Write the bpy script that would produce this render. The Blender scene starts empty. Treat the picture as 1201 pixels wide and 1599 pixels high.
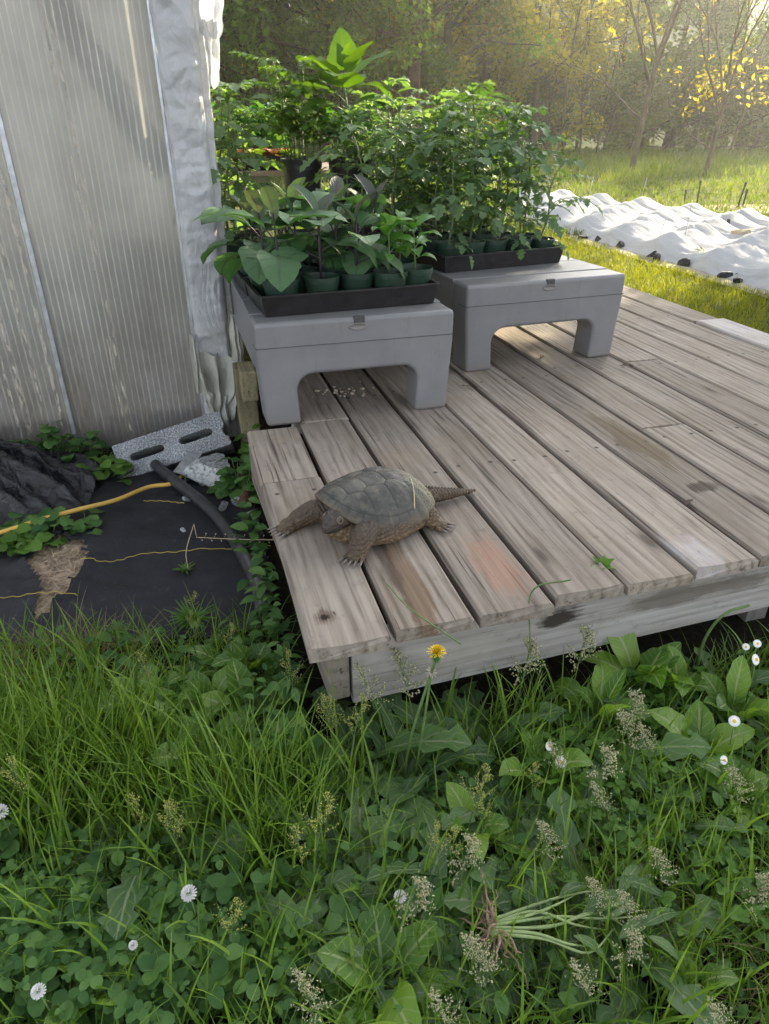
import bpy, bmesh, math, random
import numpy as np
from mathutils import Vector, Matrix, noise as mnoise

random.seed(7)
rng = np.random.default_rng(7)
R = math.radians
scene = bpy.context.scene
COL = scene.collection

# ------------------------------------------------------------------ camera
CZ = 1.10                      # eye height over the grass; the deck top is 0.30
PITCH = R(29.45)
FPX = 1080.0                   # focal length in photo pixels (1201 x 1599)
cam_d = bpy.data.cameras.new('camera')
cam_d.sensor_fit = 'VERTICAL'; cam_d.sensor_height = 36.0; cam_d.lens = FPX / 1599 * 36
cam_d.clip_start = 0.02; cam_d.clip_end = 600
cam = bpy.data.objects.new('camera', cam_d); COL.objects.link(cam)
cam.location = (0, 0, CZ); cam.rotation_euler = (R(90) - PITCH, 0, 0)
scene.camera = cam

# ------------------------------------------------------------------ light
SUN_AZ, SUN_EL = 35.0, 22.0    # degrees; azimuth measured from straight ahead to the right
world = bpy.data.worlds.new('World'); scene.world = world; world.use_nodes = True
wn = world.node_tree; bg = wn.nodes['Background']
sky = wn.nodes.new('ShaderNodeTexSky'); sky.sky_type = 'NISHITA'; sky.sun_disc = False
sky.sun_elevation = R(SUN_EL); sky.sun_rotation = R(SUN_AZ); sky.air_density = 1.0; sky.dust_density = 2.0
bw = wn.nodes.new('ShaderNodeRGBToBW'); mx = wn.nodes.new('ShaderNodeMix'); mx.data_type = 'RGBA'; mx.inputs[0].default_value = 0.78   # a misty sky is whiter
wn.links.new(sky.outputs[0], bw.inputs[0]); wn.links.new(sky.outputs[0], mx.inputs[6]); wn.links.new(bw.outputs[0], mx.inputs[7])
wn.links.new(mx.outputs[2], bg.inputs['Color']); bg.inputs['Strength'].default_value = 0.15
sd = bpy.data.lights.new('sun', 'SUN'); sd.energy = 4.0; sd.angle = R(0.6); sd.color = (1.0, 0.85, 0.59)
sun = bpy.data.objects.new('sun', sd); COL.objects.link(sun)
to_sun = Vector((math.sin(R(SUN_AZ)) * math.cos(R(SUN_EL)), math.cos(R(SUN_AZ)) * math.cos(R(SUN_EL)), math.sin(R(SUN_EL))))
sun.rotation_euler = to_sun.to_track_quat('Z', 'Y').to_euler(); sun.location = (8, 12, 14)
vs = scene.view_settings
scene.display_settings.display_device = 'sRGB'
vs.view_transform = 'Standard'; vs.look = 'None'; vs.exposure = 2.2; vs.gamma = 1.0; vs.use_curve_mapping = False
cy = scene.cycles
cy.max_bounces = 8; cy.diffuse_bounces = 2; cy.glossy_bounces = 2; cy.transmission_bounces = 5
cy.transparent_max_bounces = 8; cy.volume_bounces = 0; cy.use_denoising = True; cy.denoising_prefilter = 'ACCURATE'; cy.denoising_quality = 'HIGH'
cy.caustics_reflective = False; cy.caustics_refractive = False; cy.sample_clamp_indirect = 2.0

# ------------------------------------------------------------------ layout helpers
cT, sT = math.cos(PITCH), math.sin(PITCH)
def ray(px, py):
    X = (px - 600.5) / FPX; v = (py - 799.5) / FPX
    return Vector((X, cT - v * sT, -(sT + v * cT)))
def on_z(px, py, z=0.0):
    d = ray(px, py); t = (z - CZ) / d.z
    return Vector((d.x * t, d.y * t, z))
def on_y(px, py, Y):
    d = ray(px, py); t = Y / d.y
    return Vector((d.x * t, Y, CZ + d.z * t))
DZ = 0.30
U = Vector((-0.272, 0.9623, 0)); W = Vector((0.9623, 0.272, 0))
DO = on_z(618, 993, DZ)
def deck(w, u, z=DZ):
    p = DO + W * w + U * u; p.z = z; return p
ORD = 'first second third fourth fifth sixth seventh eighth ninth tenth eleventh twelfth thirteenth fourteenth fifteenth sixteenth seventeenth eighteenth nineteenth twentieth'.split()
def ordn(i):
    if i < 20: return ORD[i]
    t = 'twenty thirty forty fifty sixty seventy eighty ninety'.split()[(i + 1) // 10 - 2]
    r = (i + 1) % 10
    return (t + '-' + ORD[r - 1]) if r else t[:-1] + 'ieth'

# ------------------------------------------------------------------ mesh helpers
class MB:
    """collects geometry; build() links it as ONE mesh object"""
    def __init__(s):
        s.V = []; s.A = []; s.n = 0; s.Q = []; s.T = []; s.qm = []; s.tm = []
    def add(s, V, F, mat=0, A=None):
        V = np.asarray(V, dtype=np.float32).reshape(-1, 3)
        q = [f for f in F if len(f) == 4]; t = [f for f in F if len(f) == 3]
        for f in F:
            if len(f) > 4:
                t += [(f[0], f[i], f[i + 1]) for i in range(1, len(f) - 1)]
        s.addarr(V, np.array(q, dtype=np.int32).reshape(-1, 4), np.array(t, dtype=np.int32).reshape(-1, 3), mat, A)
    def addarr(s, V, Q=None, T=None, mat=0, A=None):
        if Q is not None and len(Q):
            s.Q.append(Q + s.n); s.qm.append(np.full(len(Q), mat, dtype=np.int32) if np.isscalar(mat) else mat)
        if T is not None and len(T):
            s.T.append(T + s.n); s.tm.append(np.full(len(T), mat, dtype=np.int32) if np.isscalar(mat) else mat)
        s.V.append(V); s.n += len(V)
        s.A.append(np.zeros((len(V), 3), dtype=np.float32) if A is None else np.asarray(A, dtype=np.float32).reshape(-1, 3))
    def mesh(s, name, mats, smooth=True, attr=False):
        me = bpy.data.meshes.new(name)
        V = np.concatenate(s.V) if s.V else np.zeros((0, 3), np.float32)
        Q = np.concatenate(s.Q) if s.Q else np.zeros((0, 4), np.int32)
        T = np.concatenate(s.T) if s.T else np.zeros((0, 3), np.int32)
        mi = np.concatenate(s.qm + s.tm) if (s.qm or s.tm) else np.zeros(0, np.int32)
        me.vertices.add(len(V)); me.vertices.foreach_set('co', V.astype(np.float32).ravel())
        nl = len(Q) * 4 + len(T) * 3
        me.loops.add(nl); me.loops.foreach_set('vertex_index', np.concatenate([Q.ravel(), T.ravel()]).astype(np.int32))
        me.polygons.add(len(Q) + len(T))
        ls = np.concatenate([np.arange(len(Q)) * 4, len(Q) * 4 + np.arange(len(T)) * 3]).astype(np.int32)
        me.polygons.foreach_set('loop_start', ls)
        me.polygons.foreach_set('material_index', mi.astype(np.int32))
        me.polygons.foreach_set('use_smooth', np.full(len(ls), smooth, dtype=bool))
        if attr:
            a = me.attributes.new('luv', 'FLOAT_VECTOR', 'POINT'); a.data.foreach_set('vector', np.concatenate(s.A).ravel())
        me.update(calc_edges=True)
        for m in (mats if isinstance(mats, (list, tuple)) else [mats]): me.materials.append(m)
        return me
    def build(s, name, mats, parent=None, smooth=True, attr=False, loc=None):
        return link(name, s.mesh(name, mats, smooth, attr), parent, loc)
    # --- shapes
    def box(s, c, size, rot=None, mat=0):
        x, y, z = [v / 2 for v in size]
        P = [Vector((a * x, b * y, d * z)) for d in (-1, 1) for b in (-1, 1) for a in (-1, 1)]
        if rot is not None: P = [rot @ p for p in P]
        P = [p + Vector(c) for p in P]
        s.add([tuple(p) for p in P], [(0, 2, 3, 1), (4, 5, 7, 6), (0, 1, 5, 4), (1, 3, 7, 5), (3, 2, 6, 7), (2, 0, 4, 6)], mat)
    def tube(s, pts, rad, sides=8, mat=0, cap=True, squash=1.0):
        pts = [Vector(p) for p in pts]; n = len(pts)
        if np.isscalar(rad): rad = [rad] * n
        t0 = (pts[1] - pts[0]).normalized()
        ref = Vector((0, 0, 1)) if abs(t0.z) < 0.9 else Vector((1, 0, 0))
        a = t0.cross(ref).normalized(); V = []; F = []
        for i, p in enumerate(pts):
            t = ((pts[min(i + 1, n - 1)] - pts[max(i - 1, 0)])).normalized()
            a = (a - t * a.dot(t)).normalized(); b = t.cross(a)
            for k in range(sides):
                w = 2 * math.pi * k / sides
                V.append(tuple(p + a * (math.cos(w) * rad[i]) + b * (math.sin(w) * rad[i] * squash)))
        for i in range(n - 1):
            for k in range(sides):
                k2 = (k + 1) % sides
                F.append((i * sides + k, i * sides + k2, (i + 1) * sides + k2, (i + 1) * sides + k))
        if cap:
            F.append(tuple(range(sides - 1, -1, -1))); F.append(tuple((n - 1) * sides + k for k in range(sides)))
        s.add(V, F, mat)
    def lathe(s, c, prof, sides=24, mat=0, jitter=None):
        V = []; F = []; n = len(prof)
        for r, z in prof:
            for k in range(sides):
                w = 2 * math.pi * k / sides
                V.append((c[0] + r * math.cos(w), c[1] + r * math.sin(w), c[2] + z))
        for i in range(n - 1):
            for k in range(sides):
                k2 = (k + 1) % sides
                F.append((i * sides + k, i * sides + k2, (i + 1) * sides + k2, (i + 1) * sides + k))
        s.add(V, F, mat)
    def ball(s, c, r, seg=10, ring=6, mat=0, sc=(1, 1, 1), lump=0.0, seed=0):
        V = []; F = []
        for i in range(ring + 1):
            th = math.pi * i / ring
            for k in range(seg):
                w = 2 * math.pi * k / seg
                d = Vector((math.sin(th) * math.cos(w), math.sin(th) * math.sin(w), math.cos(th)))
                q = r * (1 + lump * mnoise.noise(d * 1.7 + Vector((seed, 0, 0)))) if lump else r
                V.append((c[0] + d.x * q * sc[0], c[1] + d.y * q * sc[1], c[2] + d.z * q * sc[2]))
        for i in range(ring):
            for k in range(seg):
                k2 = (k + 1) % seg
                F.append((i * seg + k, (i + 1) * seg + k, (i + 1) * seg + k2, i * seg + k2))
        s.add(V, F, mat)
    def leaf(s, o, az, p0, p1, L, prof, rows=6, fold=0.15, roll=0.0, mat=0, wav=0.0, twist=0.0, side=0.0):
        """one leaf from o; az heading, p0/p1 pitch at the base/tip, prof(t) half width in metres"""
        ts = np.linspace(0, 1, rows + 1); mid = (ts[:-1] + ts[1:]) / 2
        pit = p0 + (p1 - p0) * mid; hd = az + side * mid; d = L / rows
        dx = np.cos(pit) * np.cos(hd) * d; dy = np.cos(pit) * np.sin(hd) * d; dz = np.sin(pit) * d
        C = np.zeros((rows + 1, 3)); C[1:, 0] = np.cumsum(dx); C[1:, 1] = np.cumsum(dy); C[1:, 2] = np.cumsum(dz)
        C += np.array([o[0], o[1], o[2]])
        pt = p0 + (p1 - p0) * ts; h2 = az + side * ts
        X = np.stack([-np.sin(h2), np.cos(h2), np.zeros_like(ts)], 1)
        Nn = np.stack([-np.sin(pt) * np.cos(h2), -np.sin(pt) * np.sin(h2), np.cos(pt)], 1)
        rr = roll + twist * ts
        cr, sr = np.cos(rr)[:, None], np.sin(rr)[:, None]
        X, Nn = X * cr + Nn * sr, Nn * cr - X * sr
        hw = np.array([prof(t) for t in ts])[:, None]
        w1 = (np.sin(ts * 17 + az * 5) * wav * L)[:, None]; w2 = (np.sin(ts * 15 + az * 9 + 2) * wav * L)[:, None]
        Lf = C - X * hw + Nn * (hw * fold + w1); Rt = C + X * hw + Nn * (hw * fold + w2)
        V = np.stack([Lf, C, Rt], 1).reshape(-1, 3)
        A = np.stack([np.stack([-np.ones_like(ts), ts, hw[:, 0]], 1), np.stack([np.zeros_like(ts), ts, hw[:, 0]], 1), np.stack([np.ones_like(ts), ts, hw[:, 0]], 1)], 1).reshape(-1, 3)
        i = np.arange(rows)[:, None] * 3
        Q = np.concatenate([i + np.array([[0, 1, 4, 3]]), i + np.array([[1, 2, 5, 4]])]).astype(np.int32)
        s.addarr(V.astype(np.float32), Q, None, mat, A)
        return C

def link(name, data, parent=None, loc=None):
    o = bpy.data.objects.new(name, data); COL.objects.link(o)
    if parent: o.parent = parent
    if loc is not None: o.location = loc
    return o
def tag(o, label=None, cat=None, group=None, kind=None):
    if label: o['label'] = label
    if cat: o['category'] = cat
    if group: o['group'] = group
    if kind: o['kind'] = kind
    return o
def empty(name, loc=(0, 0, 0), rz=0.0):
    o = bpy.data.objects.new(name, None); COL.objects.link(o)
    o.location = loc; o.rotation_euler = (0, 0, rz); o.empty_display_size = 0.1
    return o
KIDS = {}
def copy_tree(o, parent=None):
    c = o.copy(); COL.objects.link(c)
    if parent: c.parent = parent
    for ch in list(o.children): copy_tree(ch, c)
    return c
def bevel(o, w=0.01, seg=3, ang=35):
    m = o.modifiers.new('bevel', 'BEVEL'); m.width = w; m.segments = seg; m.limit_method = 'ANGLE'; m.angle_limit = R(ang); m.use_clamp_overlap = True
    return o
def displace(me, fn):
    n = len(me.vertices); co = np.empty(n * 3, np.float32); me.vertices.foreach_get('co', co)
    co = co.reshape(-1, 3); co2 = fn(co); me.vertices.foreach_set('co', co2.astype(np.float32).ravel()); me.update()
def nz(p, s=1.0, seed=0.0):
    return mnoise.noise(Vector((p[0] * s + seed, p[1] * s - seed, p[2] * s + seed * 0.5)))
def smooth_path(pts, n=8):
    P = [Vector(p) for p in pts]; P = [P[0] * 2 - P[1]] + P + [P[-1] * 2 - P[-2]]; out = []
    for i in range(1, len(P) - 2):
        for k in range(n):
            t = k / n; a, b, c, d = P[i - 1], P[i], P[i + 1], P[i + 2]
            out.append(0.5 * ((2 * b) + (c - a) * t + (2 * a - 5 * b + 4 * c - d) * t * t + (3 * b - a - 3 * c + d) * t ** 3))
    out.append(P[-2]); return out

# ------------------------------------------------------------------ material helpers
class NT:
    def __init__(s, name):
        s.m = bpy.data.materials.new(name); s.m.use_nodes = True; s.t = s.m.node_tree; s.t.nodes.clear()
        s.out = s.t.nodes.new('ShaderNodeOutputMaterial')
    def n(s, typ, ins=None, **props):
        nd = s.t.nodes.new('ShaderNode' + typ)
        for k, v in props.items(): setattr(nd, k, v)
        for k, v in (ins or {}).items():
            sock = nd.inputs[k]
            if isinstance(v, bpy.types.NodeSocket): s.t.links.new(v, sock)
            else: sock.default_value = (v + (1,)) if isinstance(v, tuple) and len(v) == 3 and sock.type == 'RGBA' else v
        return nd
    def coord(s, which='Object'): return s.n('TexCoord').outputs[which]
    def mapped(s, vec, scale=(1, 1, 1), loc=(0, 0, 0), rot=(0, 0, 0)):
        return s.n('Mapping', {'Vector': vec, 'Scale': scale, 'Location': loc, 'Rotation': rot}).outputs[0]
    def noise(s, vec, scale=5.0, detail=4.0, rough=0.55, dist=0.0):
        return s.n('TexNoise', {'Vector': vec, 'Scale': scale, 'Detail': detail, 'Roughness': rough, 'Distortion': dist}).outputs[0]
    def ramp(s, fac, stops, interp='LINEAR'):
        r = s.n('ValToRGB', {'Fac': fac}); cr = r.color_ramp; cr.interpolation = interp
        while len(cr.elements) < len(stops): cr.elements.new(0.5)
        for e, (p, c) in zip(cr.elements, stops):
            e.position = p; e.color = (c, c, c, 1) if np.isscalar(c) else tuple(c) + (1,)
        return r.outputs[0]
    def math(s, op, a, b=0.0, c=None, clamp=False):
        ins = {0: a, 1: b}
        if c is not None: ins[2] = c
        return s.n('Math', ins, operation=op, use_clamp=clamp).outputs[0]
    def mix(s, fac, a, b, mode='MIX'):
        nd = s.t.nodes.new('ShaderNodeMix'); nd.data_type = 'RGBA'; nd.blend_type = mode
        for k, v in ((0, fac), (6, a), (7, b)):
            if isinstance(v, bpy.types.NodeSocket): s.t.links.new(v, nd.inputs[k])
            else: nd.inputs[k].default_value = (v + (1,)) if isinstance(v, tuple) else v
        return nd.outputs[2]
    def bump(s, h, strength=0.3, dist=0.01, normal=None):
        ins = {'Height': h, 'Strength': strength, 'Distance': dist}
        if normal is not None: ins['Normal'] = normal
        return s.n('Bump', ins).outputs[0]
    def pbr(s, col, rough=0.5, normal=None, spec=0.5, **extra):
        ins = {'Base Color': col, 'Roughness': rough, 'Specular IOR Level': spec}
        if normal is not None: ins['Normal'] = normal
        ins.update(extra)
        return s.n('BsdfPrincipled', ins).outputs[0]
    def done(s, sh):
        s.t.links.new(sh, s.out.inputs['Surface']); return s.m
    def mixs(s, fac, a, b):
        return s.n('MixShader', {0: fac, 1: a, 2: b}).outputs[0]

def leaf_mat(name, cols, trans=0.35, rough=0.5, vein=0.0, vein_col=None, spec=0.28, tcol=None, under=None):
    """cols: dark, mid, light leaf greens, spread over the leaves of one plant"""
    t = NT(name); g = t.n('NewGeometry'); oi = t.n('ObjectInfo')
    f = t.math('FRACT', t.math('ADD', g.outputs['Random Per Island'], oi.outputs['Random']))
    nzv = t.noise(t.coord(), 35.0, 3)
    f = t.math('ADD', t.math('MULTIPLY', f, 0.7), t.math('MULTIPLY', nzv, 0.3))
    col = t.ramp(f, [(0.08, cols[0]), (0.5, cols[1]), (0.92, cols[2])])
    nrm = None
    if vein:
        a = t.n('Attribute', {}, attribute_name='luv', attribute_type='GEOMETRY').outputs['Vector']
        sp = t.n('SeparateXYZ', {0: a}); au = t.math('ABSOLUTE', sp.outputs[0])
        k = t.math('SUBTRACT', t.math('MULTIPLY', sp.outputs[1], 6.5), t.math('MULTIPLY', au, 1.5))
        tri = t.math('PINGPONG', k, 0.5)
        v1 = t.ramp(tri, [(0.0, 1.0), (0.13, 0.0)])
        v0 = t.ramp(au, [(0.0, 1.0), (0.06, 0.9), (0.12, 0.0)])
        vv = t.math('MAXIMUM', t.math('MULTIPLY', v1, 0.55), v0)
        col = t.mix(t.math('MULTIPLY', vv, vein), col, vein_col or tuple(min(1, c * 2.2) for c in cols[2]))
        nrm = t.bump(t.math('SUBTRACT', nzv, t.math('MULTIPLY', vv, 0.6)), 0.5, 0.004)
    if under is not None:
        col = t.mix(t.math('MULTIPLY', g.outputs['Backfacing'], 0.55), col, under)
    b = t.pbr(col, rough, nrm, spec)
    tc = t.mix(1.0, col, tcol or (1.9, 1.9, 0.7), 'MULTIPLY')
    tr = t.n('BsdfTranslucent', {'Color': tc}).outputs[0]
    return t.done(t.mixs(trans, b, tr))

def plain(name, col, rough=0.5, spec=0.5, var=0.15, scale=12.0, bump=0.0, bscale=60.0):
    t = NT(name); c = t.coord(); nv = t.noise(c, scale, 5)
    lo = tuple(x * (1 - var) for x in col); hi = tuple(min(1, x * (1 + var)) for x in col)
    k = t.ramp(nv, [(0.3, lo), (0.7, hi)])
    nrm = t.bump(t.noise(c, bscale, 4), bump, 0.01) if bump else None
    return t.done(t.pbr(k, rough, nrm, spec))

def wood_mat(name, light=(0.330, 0.287, 0.243), dark=(0.082, 0.066, 0.052), stains=(), nails=False, green=0.0, crk_k=0.75):
    """weathered plank, grain along local Y"""
    t = NT(name); c = t.coord(); oi = t.n('ObjectInfo').outputs['Random']
    off = t.n('CombineXYZ', {0: t.math('MULTIPLY', oi, 7.0), 1: t.math('MULTIPLY', oi, 31.0), 2: t.math('MULTIPLY', oi, 3.0)}).outputs[0]
    v = t.n('VectorMath', {0: c, 1: off}, operation='ADD').outputs[0]
    warp = t.noise(t.mapped(v, (6, 1.1, 6)), 1.0, 3, 0.5)
    rings = t.math('SINE', t.math('MULTIPLY', t.math('ADD', t.math('MULTIPLY', warp, 1.4), t.n('SeparateXYZ', {0: t.mapped(v, (9, 0.15, 9))}).outputs[0]), 26.0))
    rings = t.math('ADD', t.math('MULTIPLY', rings, 0.5), 0.5)
    fine = t.noise(t.mapped(v, (125, 3.2, 125)), 1.0, 3, 0.6)
    mid = t.noise(t.mapped(v, (42, 1.5, 42)), 1.0, 3, 0.6, 0.3)
    blot = t.noise(t.mapped(v, (7, 3.5, 7)), 1.0, 5, 0.6)
    g = t.math('ADD', t.math('ADD', t.math('MULTIPLY', rings, 0.13), t.math('MULTIPLY', fine, 0.50)), t.math('MULTIPLY', mid, 0.37))
    col = t.ramp(g, [(0.315, dark), (0.46, tuple(a * 0.62 + b * 0.38 for a, b in zip(light, dark))), (0.665, light)])
    col = t.mix(t.ramp(blot, [(0.40, 0.0), (0.68, 0.6)]), col, tuple(x * y for x, y in zip(light, (0.62, 0.57, 0.50))))
    blot2 = t.noise(t.mapped(v, (5, 2.2, 5), (5, 9, 3)), 1.0, 4, 0.6)
    col = t.mix(t.ramp(blot2, [(0.52, 0.0), (0.72, 0.4)]), col, tuple(min(1, x * 1.35) for x in light))
    tone = t.math('ADD', t.math('MULTIPLY', t.math('FRACT', t.math('MULTIPLY', oi, 13.7)), 0.45), 0.78)
    col = t.mix(1.0, col, t.n('CombineColor', {0: tone, 1: tone, 2: tone}).outputs[0], 'MULTIPLY')
    crk = t.noise(t.mapped(v, (85, 1.3, 85), (3, 1, 2)), 1.0, 3, 0.6)
    crack = t.ramp(crk, [(0.645, 0.0), (0.67, 1.0)])
    col = t.mix(t.math('MULTIPLY', crack, crk_k), col, (0.05, 0.04, 0.035))
    vor = t.n('TexVoronoi', {'Vector': t.mapped(v, (5.5, 1.6, 1), (0, 0, 0)), 'Scale': 1.0, 'Randomness': 1.0})
    kn = t.ramp(vor.outputs['Distance'], [(0.035, 1.0), (0.07, 0.35), (0.13, 0.0)])
    col = t.mix(t.math('MULTIPLY', kn, 0.75), col, tuple(x * 0.45 for x in dark))
    if nails:
        s = t.n('SeparateXYZ', {0: c})
        dy = t.math('PINGPONG', t.math('ADD', s.outputs[1], 0.013), 0.305); dx = t.math('SUBTRACT', t.math('ABSOLUTE', s.outputs[0]), 0.046)
        dd = t.math('SQRT', t.math('ADD', t.math('MULTIPLY', dy, dy), t.math('MULTIPLY', dx, dx)))
        col = t.mix(t.ramp(dd, [(0.0045, 0.85), (0.0075, 0.0)]), col, (0.03, 0.025, 0.022))
    st_noise = t.noise(t.mapped(v, (14, 7, 14)), 1.0, 6, 0.7)
    for (sx, sy, rx, ry, scol, k) in stains:
        s = t.n('SeparateXYZ', {0: c})
        a = t.math('DIVIDE', t.math('SUBTRACT', s.outputs[0], sx), rx); b = t.math('DIVIDE', t.math('SUBTRACT', s.outputs[1], sy), ry)
        dd = t.math('ADD', t.math('SQRT', t.math('ADD', t.math('MULTIPLY', a, a), t.math('MULTIPLY', b, b))), t.math('ADD', t.math('MULTIPLY', t.math('SUBTRACT', st_noise, 0.5), 2.2), t.math('MULTIPLY', t.math('SUBTRACT', fine, 0.5), 1.2)))
        col = t.mix(t.math('MULTIPLY', t.ramp(dd, [(0.55, 1.0), (1.0, 0.0)]), k), col, t.mix(0.5, scol, t.mix(1.0, col, scol, 'MULTIPLY')))
    if green:
        gm = t.ramp(t.noise(t.mapped(v, (9, 5, 9), (7, 7, 7)), 1.0, 4), [(0.45, 0.0), (0.7, green)])
        col = t.mix(gm, col, (0.10, 0.11, 0.05))
    grime = t.noise(t.mapped(v, (38, 22, 38), (1, 5, 2)), 1.0, 6, 0.75)
    col = t.mix(t.ramp(grime, [(0.56, 0.0), (0.70, 0.45)]), col, (0.10, 0.082, 0.066))
    h = t.math('SUBTRACT', t.math('SUBTRACT', g, t.math('MULTIPLY', crack, crk_k)), t.math('MULTIPLY', kn, 0.3))
    return t.done(t.pbr(col, 0.82, t.bump(h, 0.55, 0.006), 0.25))
# ================================================================== SETTING: ground, hills, mat, path
def ground_h(x, y):
    h = 0.0
    if y > 12: h += 0.0
    d = max(0.0, y - 36); h += min(d * 0.34, 26) * (0.75 + 0.25 * math.sin(x * 0.05 + 1.0))
    h += 0.02 * mnoise.noise(Vector((x * 0.7, y * 0.7, 0))) * min(1, max(0, y - 4))
    return h
def make_ground():
    xs = np.concatenate([np.linspace(-60, -8, 24), np.linspace(-7, 9, 65), np.linspace(10, 60, 24)])
    ys = np.concatenate([np.linspace(-10, -1, 6), np.linspace(-0.5, 14, 59), np.linspace(15, 75, 40)])
    V = [(x, y, ground_h(x, y)) for y in ys for x in xs]; nx = len(xs)
    F = [(j * nx + i, j * nx + i + 1, (j + 1) * nx + i + 1, (j + 1) * nx + i) for j in range(len(ys) - 1) for i in range(nx - 1)]
    mb = MB(); mb.add(V, F)
    t = NT('ground'); c = t.coord()
    n1 = t.noise(c, 0.35, 6, 0.6); n2 = t.noise(c, 9.0, 5, 0.6); n3 = t.noise(c, 60.0, 4, 0.6)
    green = t.ramp(n2, [(0.3, (0.045, 0.06, 0.016)), (0.7, (0.10, 0.115, 0.035))])
    tan = t.ramp(n3, [(0.3, (0.12, 0.10, 0.05)), (0.7, (0.22, 0.19, 0.09))])
    col = t.mix(t.ramp(n1, [(0.48, 0.0), (0.64, 0.6)]), green, tan)
    y = t.n('SeparateXYZ', {0: c}).outputs[1]
    col = t.mix(t.n('MapRange', {0: y, 1: 31.0, 2: 36.0, 3: 0.0, 4: 1.0}).outputs[0], col, t.ramp(t.noise(c, 1.2, 6, 0.7), [(0.35, (0.015, 0.035, 0.008)), (0.65, (0.06, 0.10, 0.02))]))
    soil = t.ramp(n3, [(0.3, (0.010, 0.009, 0.006)), (0.7, (0.030, 0.025, 0.017))])
    col = t.mix(t.n('MapRange', {0: y, 1: 3.2, 2: 4.4, 3: 1.0, 4: 0.0}).outputs[0], col, soil)
    o = mb.build('ground', t.done(t.pbr(col, 0.95, t.bump(n3, 0.6, 0.02), 0.1)))
    tag(o, 'grassy ground running from the weeds to the misty field and hill', kind='structure')
make_ground()

M = {}
M['soil'] = plain('dark_soil', (0.035, 0.028, 0.02), 0.95, 0.2, 0.5, 40, 0.8, 90)
M['straw'] = plain('dry_straw', (0.40, 0.31, 0.22), 0.95, 0.15, 0.45, 45, 1.0, 70)

def mat_fabric():
    t = NT('woven_weed_mat'); c = t.coord()
    dust = t.noise(c, 5.0, 6, 0.65); d2 = t.noise(c, 40.0, 4)
    w1 = t.n('TexWave', {'Vector': c, 'Scale': 160.0, 'Distortion': 0.6}, bands_direction='X').outputs[1]
    w2 = t.n('TexWave', {'Vector': c, 'Scale': 110.0, 'Distortion': 0.6}, bands_direction='Y').outputs[1]
    wv = t.math('MULTIPLY', w1, w2)
    col = t.ramp(dust, [(0.25, (0.010, 0.010, 0.0145)), (0.6, (0.019, 0.019, 0.026)), (0.85, (0.050, 0.046, 0.045))])
    col = t.mix(t.ramp(d2, [(0.64, 0.0), (0.76, 0.55)]), col, (0.10, 0.085, 0.07))
    h = t.math('ADD', t.math('MULTIPLY', wv, 0.25), t.math('ADD', dust, t.math('MULTIPLY', d2, 0.35)))
    return t.done(t.pbr(col, 0.62, t.bump(h, 0.55, 0.012), 0.4))
M['weedmat'] = mat_fabric()

def poly_sheet(pts2, z, hfn, res=0.02):
    """grid clipped to a polygon, as a thin draped sheet"""
    P = np.array([(p[0], p[1]) for p in pts2]); lo = P.min(0); hi = P.max(0)
    nx = int((hi[0] - lo[0]) / res) + 2; ny = int((hi[1] - lo[1]) / res) + 2
    xs = lo[0] + np.arange(nx) * res; ys = lo[1] + np.arange(ny) * res
    X, Y = np.meshgrid(xs, ys)
    ins = np.zeros(X.shape, bool); n = len(P)
    for i in range(n):
        a, b = P[i], P[(i + 1) % n]
        cond = (a[1] > Y) != (b[1] > Y)
        with np.errstate(divide='ignore', invalid='ignore'):
            xx = (b[0] - a[0]) * (Y - a[1]) / (b[1] - a[1]) + a[0]
        ins ^= cond & (X < xx)
    return X, Y, ins
def sheet_mesh(X, Y, ins, hfn, hole=None):
    ny, nx = X.shape; V = [(X[j, i], Y[j, i], hfn(X[j, i], Y[j, i])) for j in range(ny) for i in range(nx)]; F = []
    for j in range(ny - 1):
        for i in range(nx - 1):
            if ins[j, i] and ins[j, i + 1] and ins[j + 1, i] and ins[j + 1, i + 1]:
                if hole is not None and hole(X[j, i], Y[j, i]): continue
                F.append((j * nx + i, j * nx + i + 1, (j + 1) * nx + i + 1, (j + 1) * nx + i))
    used = sorted({k for f in F for k in f}); mp = {k: i for i, k in enumerate(used)}
    mb = MB(); mb.add([V[k] for k in used], [tuple(mp[k] for k in f) for f in F]); return mb
def g2(px, py): p = on_z(px, py, 0.0); return (p.x, p.y)
tear_c = [g2(*p) for p in ((62, 862), (95, 846), (128, 862), (134, 890), (112, 920), (88, 950), (62, 978), (46, 984), (58, 950), (66, 920), (40, 890))]
def in_poly(x, y, P):
    r = False; n = len(P)
    for i in range(n):
        a, b = P[i], P[(i + 1) % n]
        if (a[1] > y) != (b[1] > y) and x < (b[0] - a[0]) * (y - a[1]) / (b[1] - a[1]) + a[0]: r = not r
    return r
def near_tear(x, y):
    return min(math.hypot(x - p[0], y - p[1]) for p in tear_c)
def mat_h(x, y):
    h = 0.014 + 0.010 * nz((x, y, 0), 4.0) + 0.005 * nz((x, y, 3), 14.0) + 0.016 * max(0, 0.10 - abs(nz((x * 0.5 + y * 0.3, y * 1.6 - x * 0.3, 6), 3.2))) * 10 * max(0, nz((x, y, 9), 3) + 0.35)
    h += 0.010 * abs(nz((x * 0.6 + y * 0.9, y * 3.5, 1), 3.0)) + 0.022 * math.exp(-(near_tear(x, y) / 0.035) ** 2) * (0.4 + abs(nz((x, y, 0), 30)))
    return h
matP = [g2(-420, 1040), g2(0, 1022), g2(90, 1018), g2(200, 1012), g2(330, 1010), g2(425, 985), g2(430, 900), g2(405, 800), g2(365, 742), g2(250, 735), g2(60, 735), g2(-400, 735)]
X, Y, ins = poly_sheet(matP, 0, None, 0.013)
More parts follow.
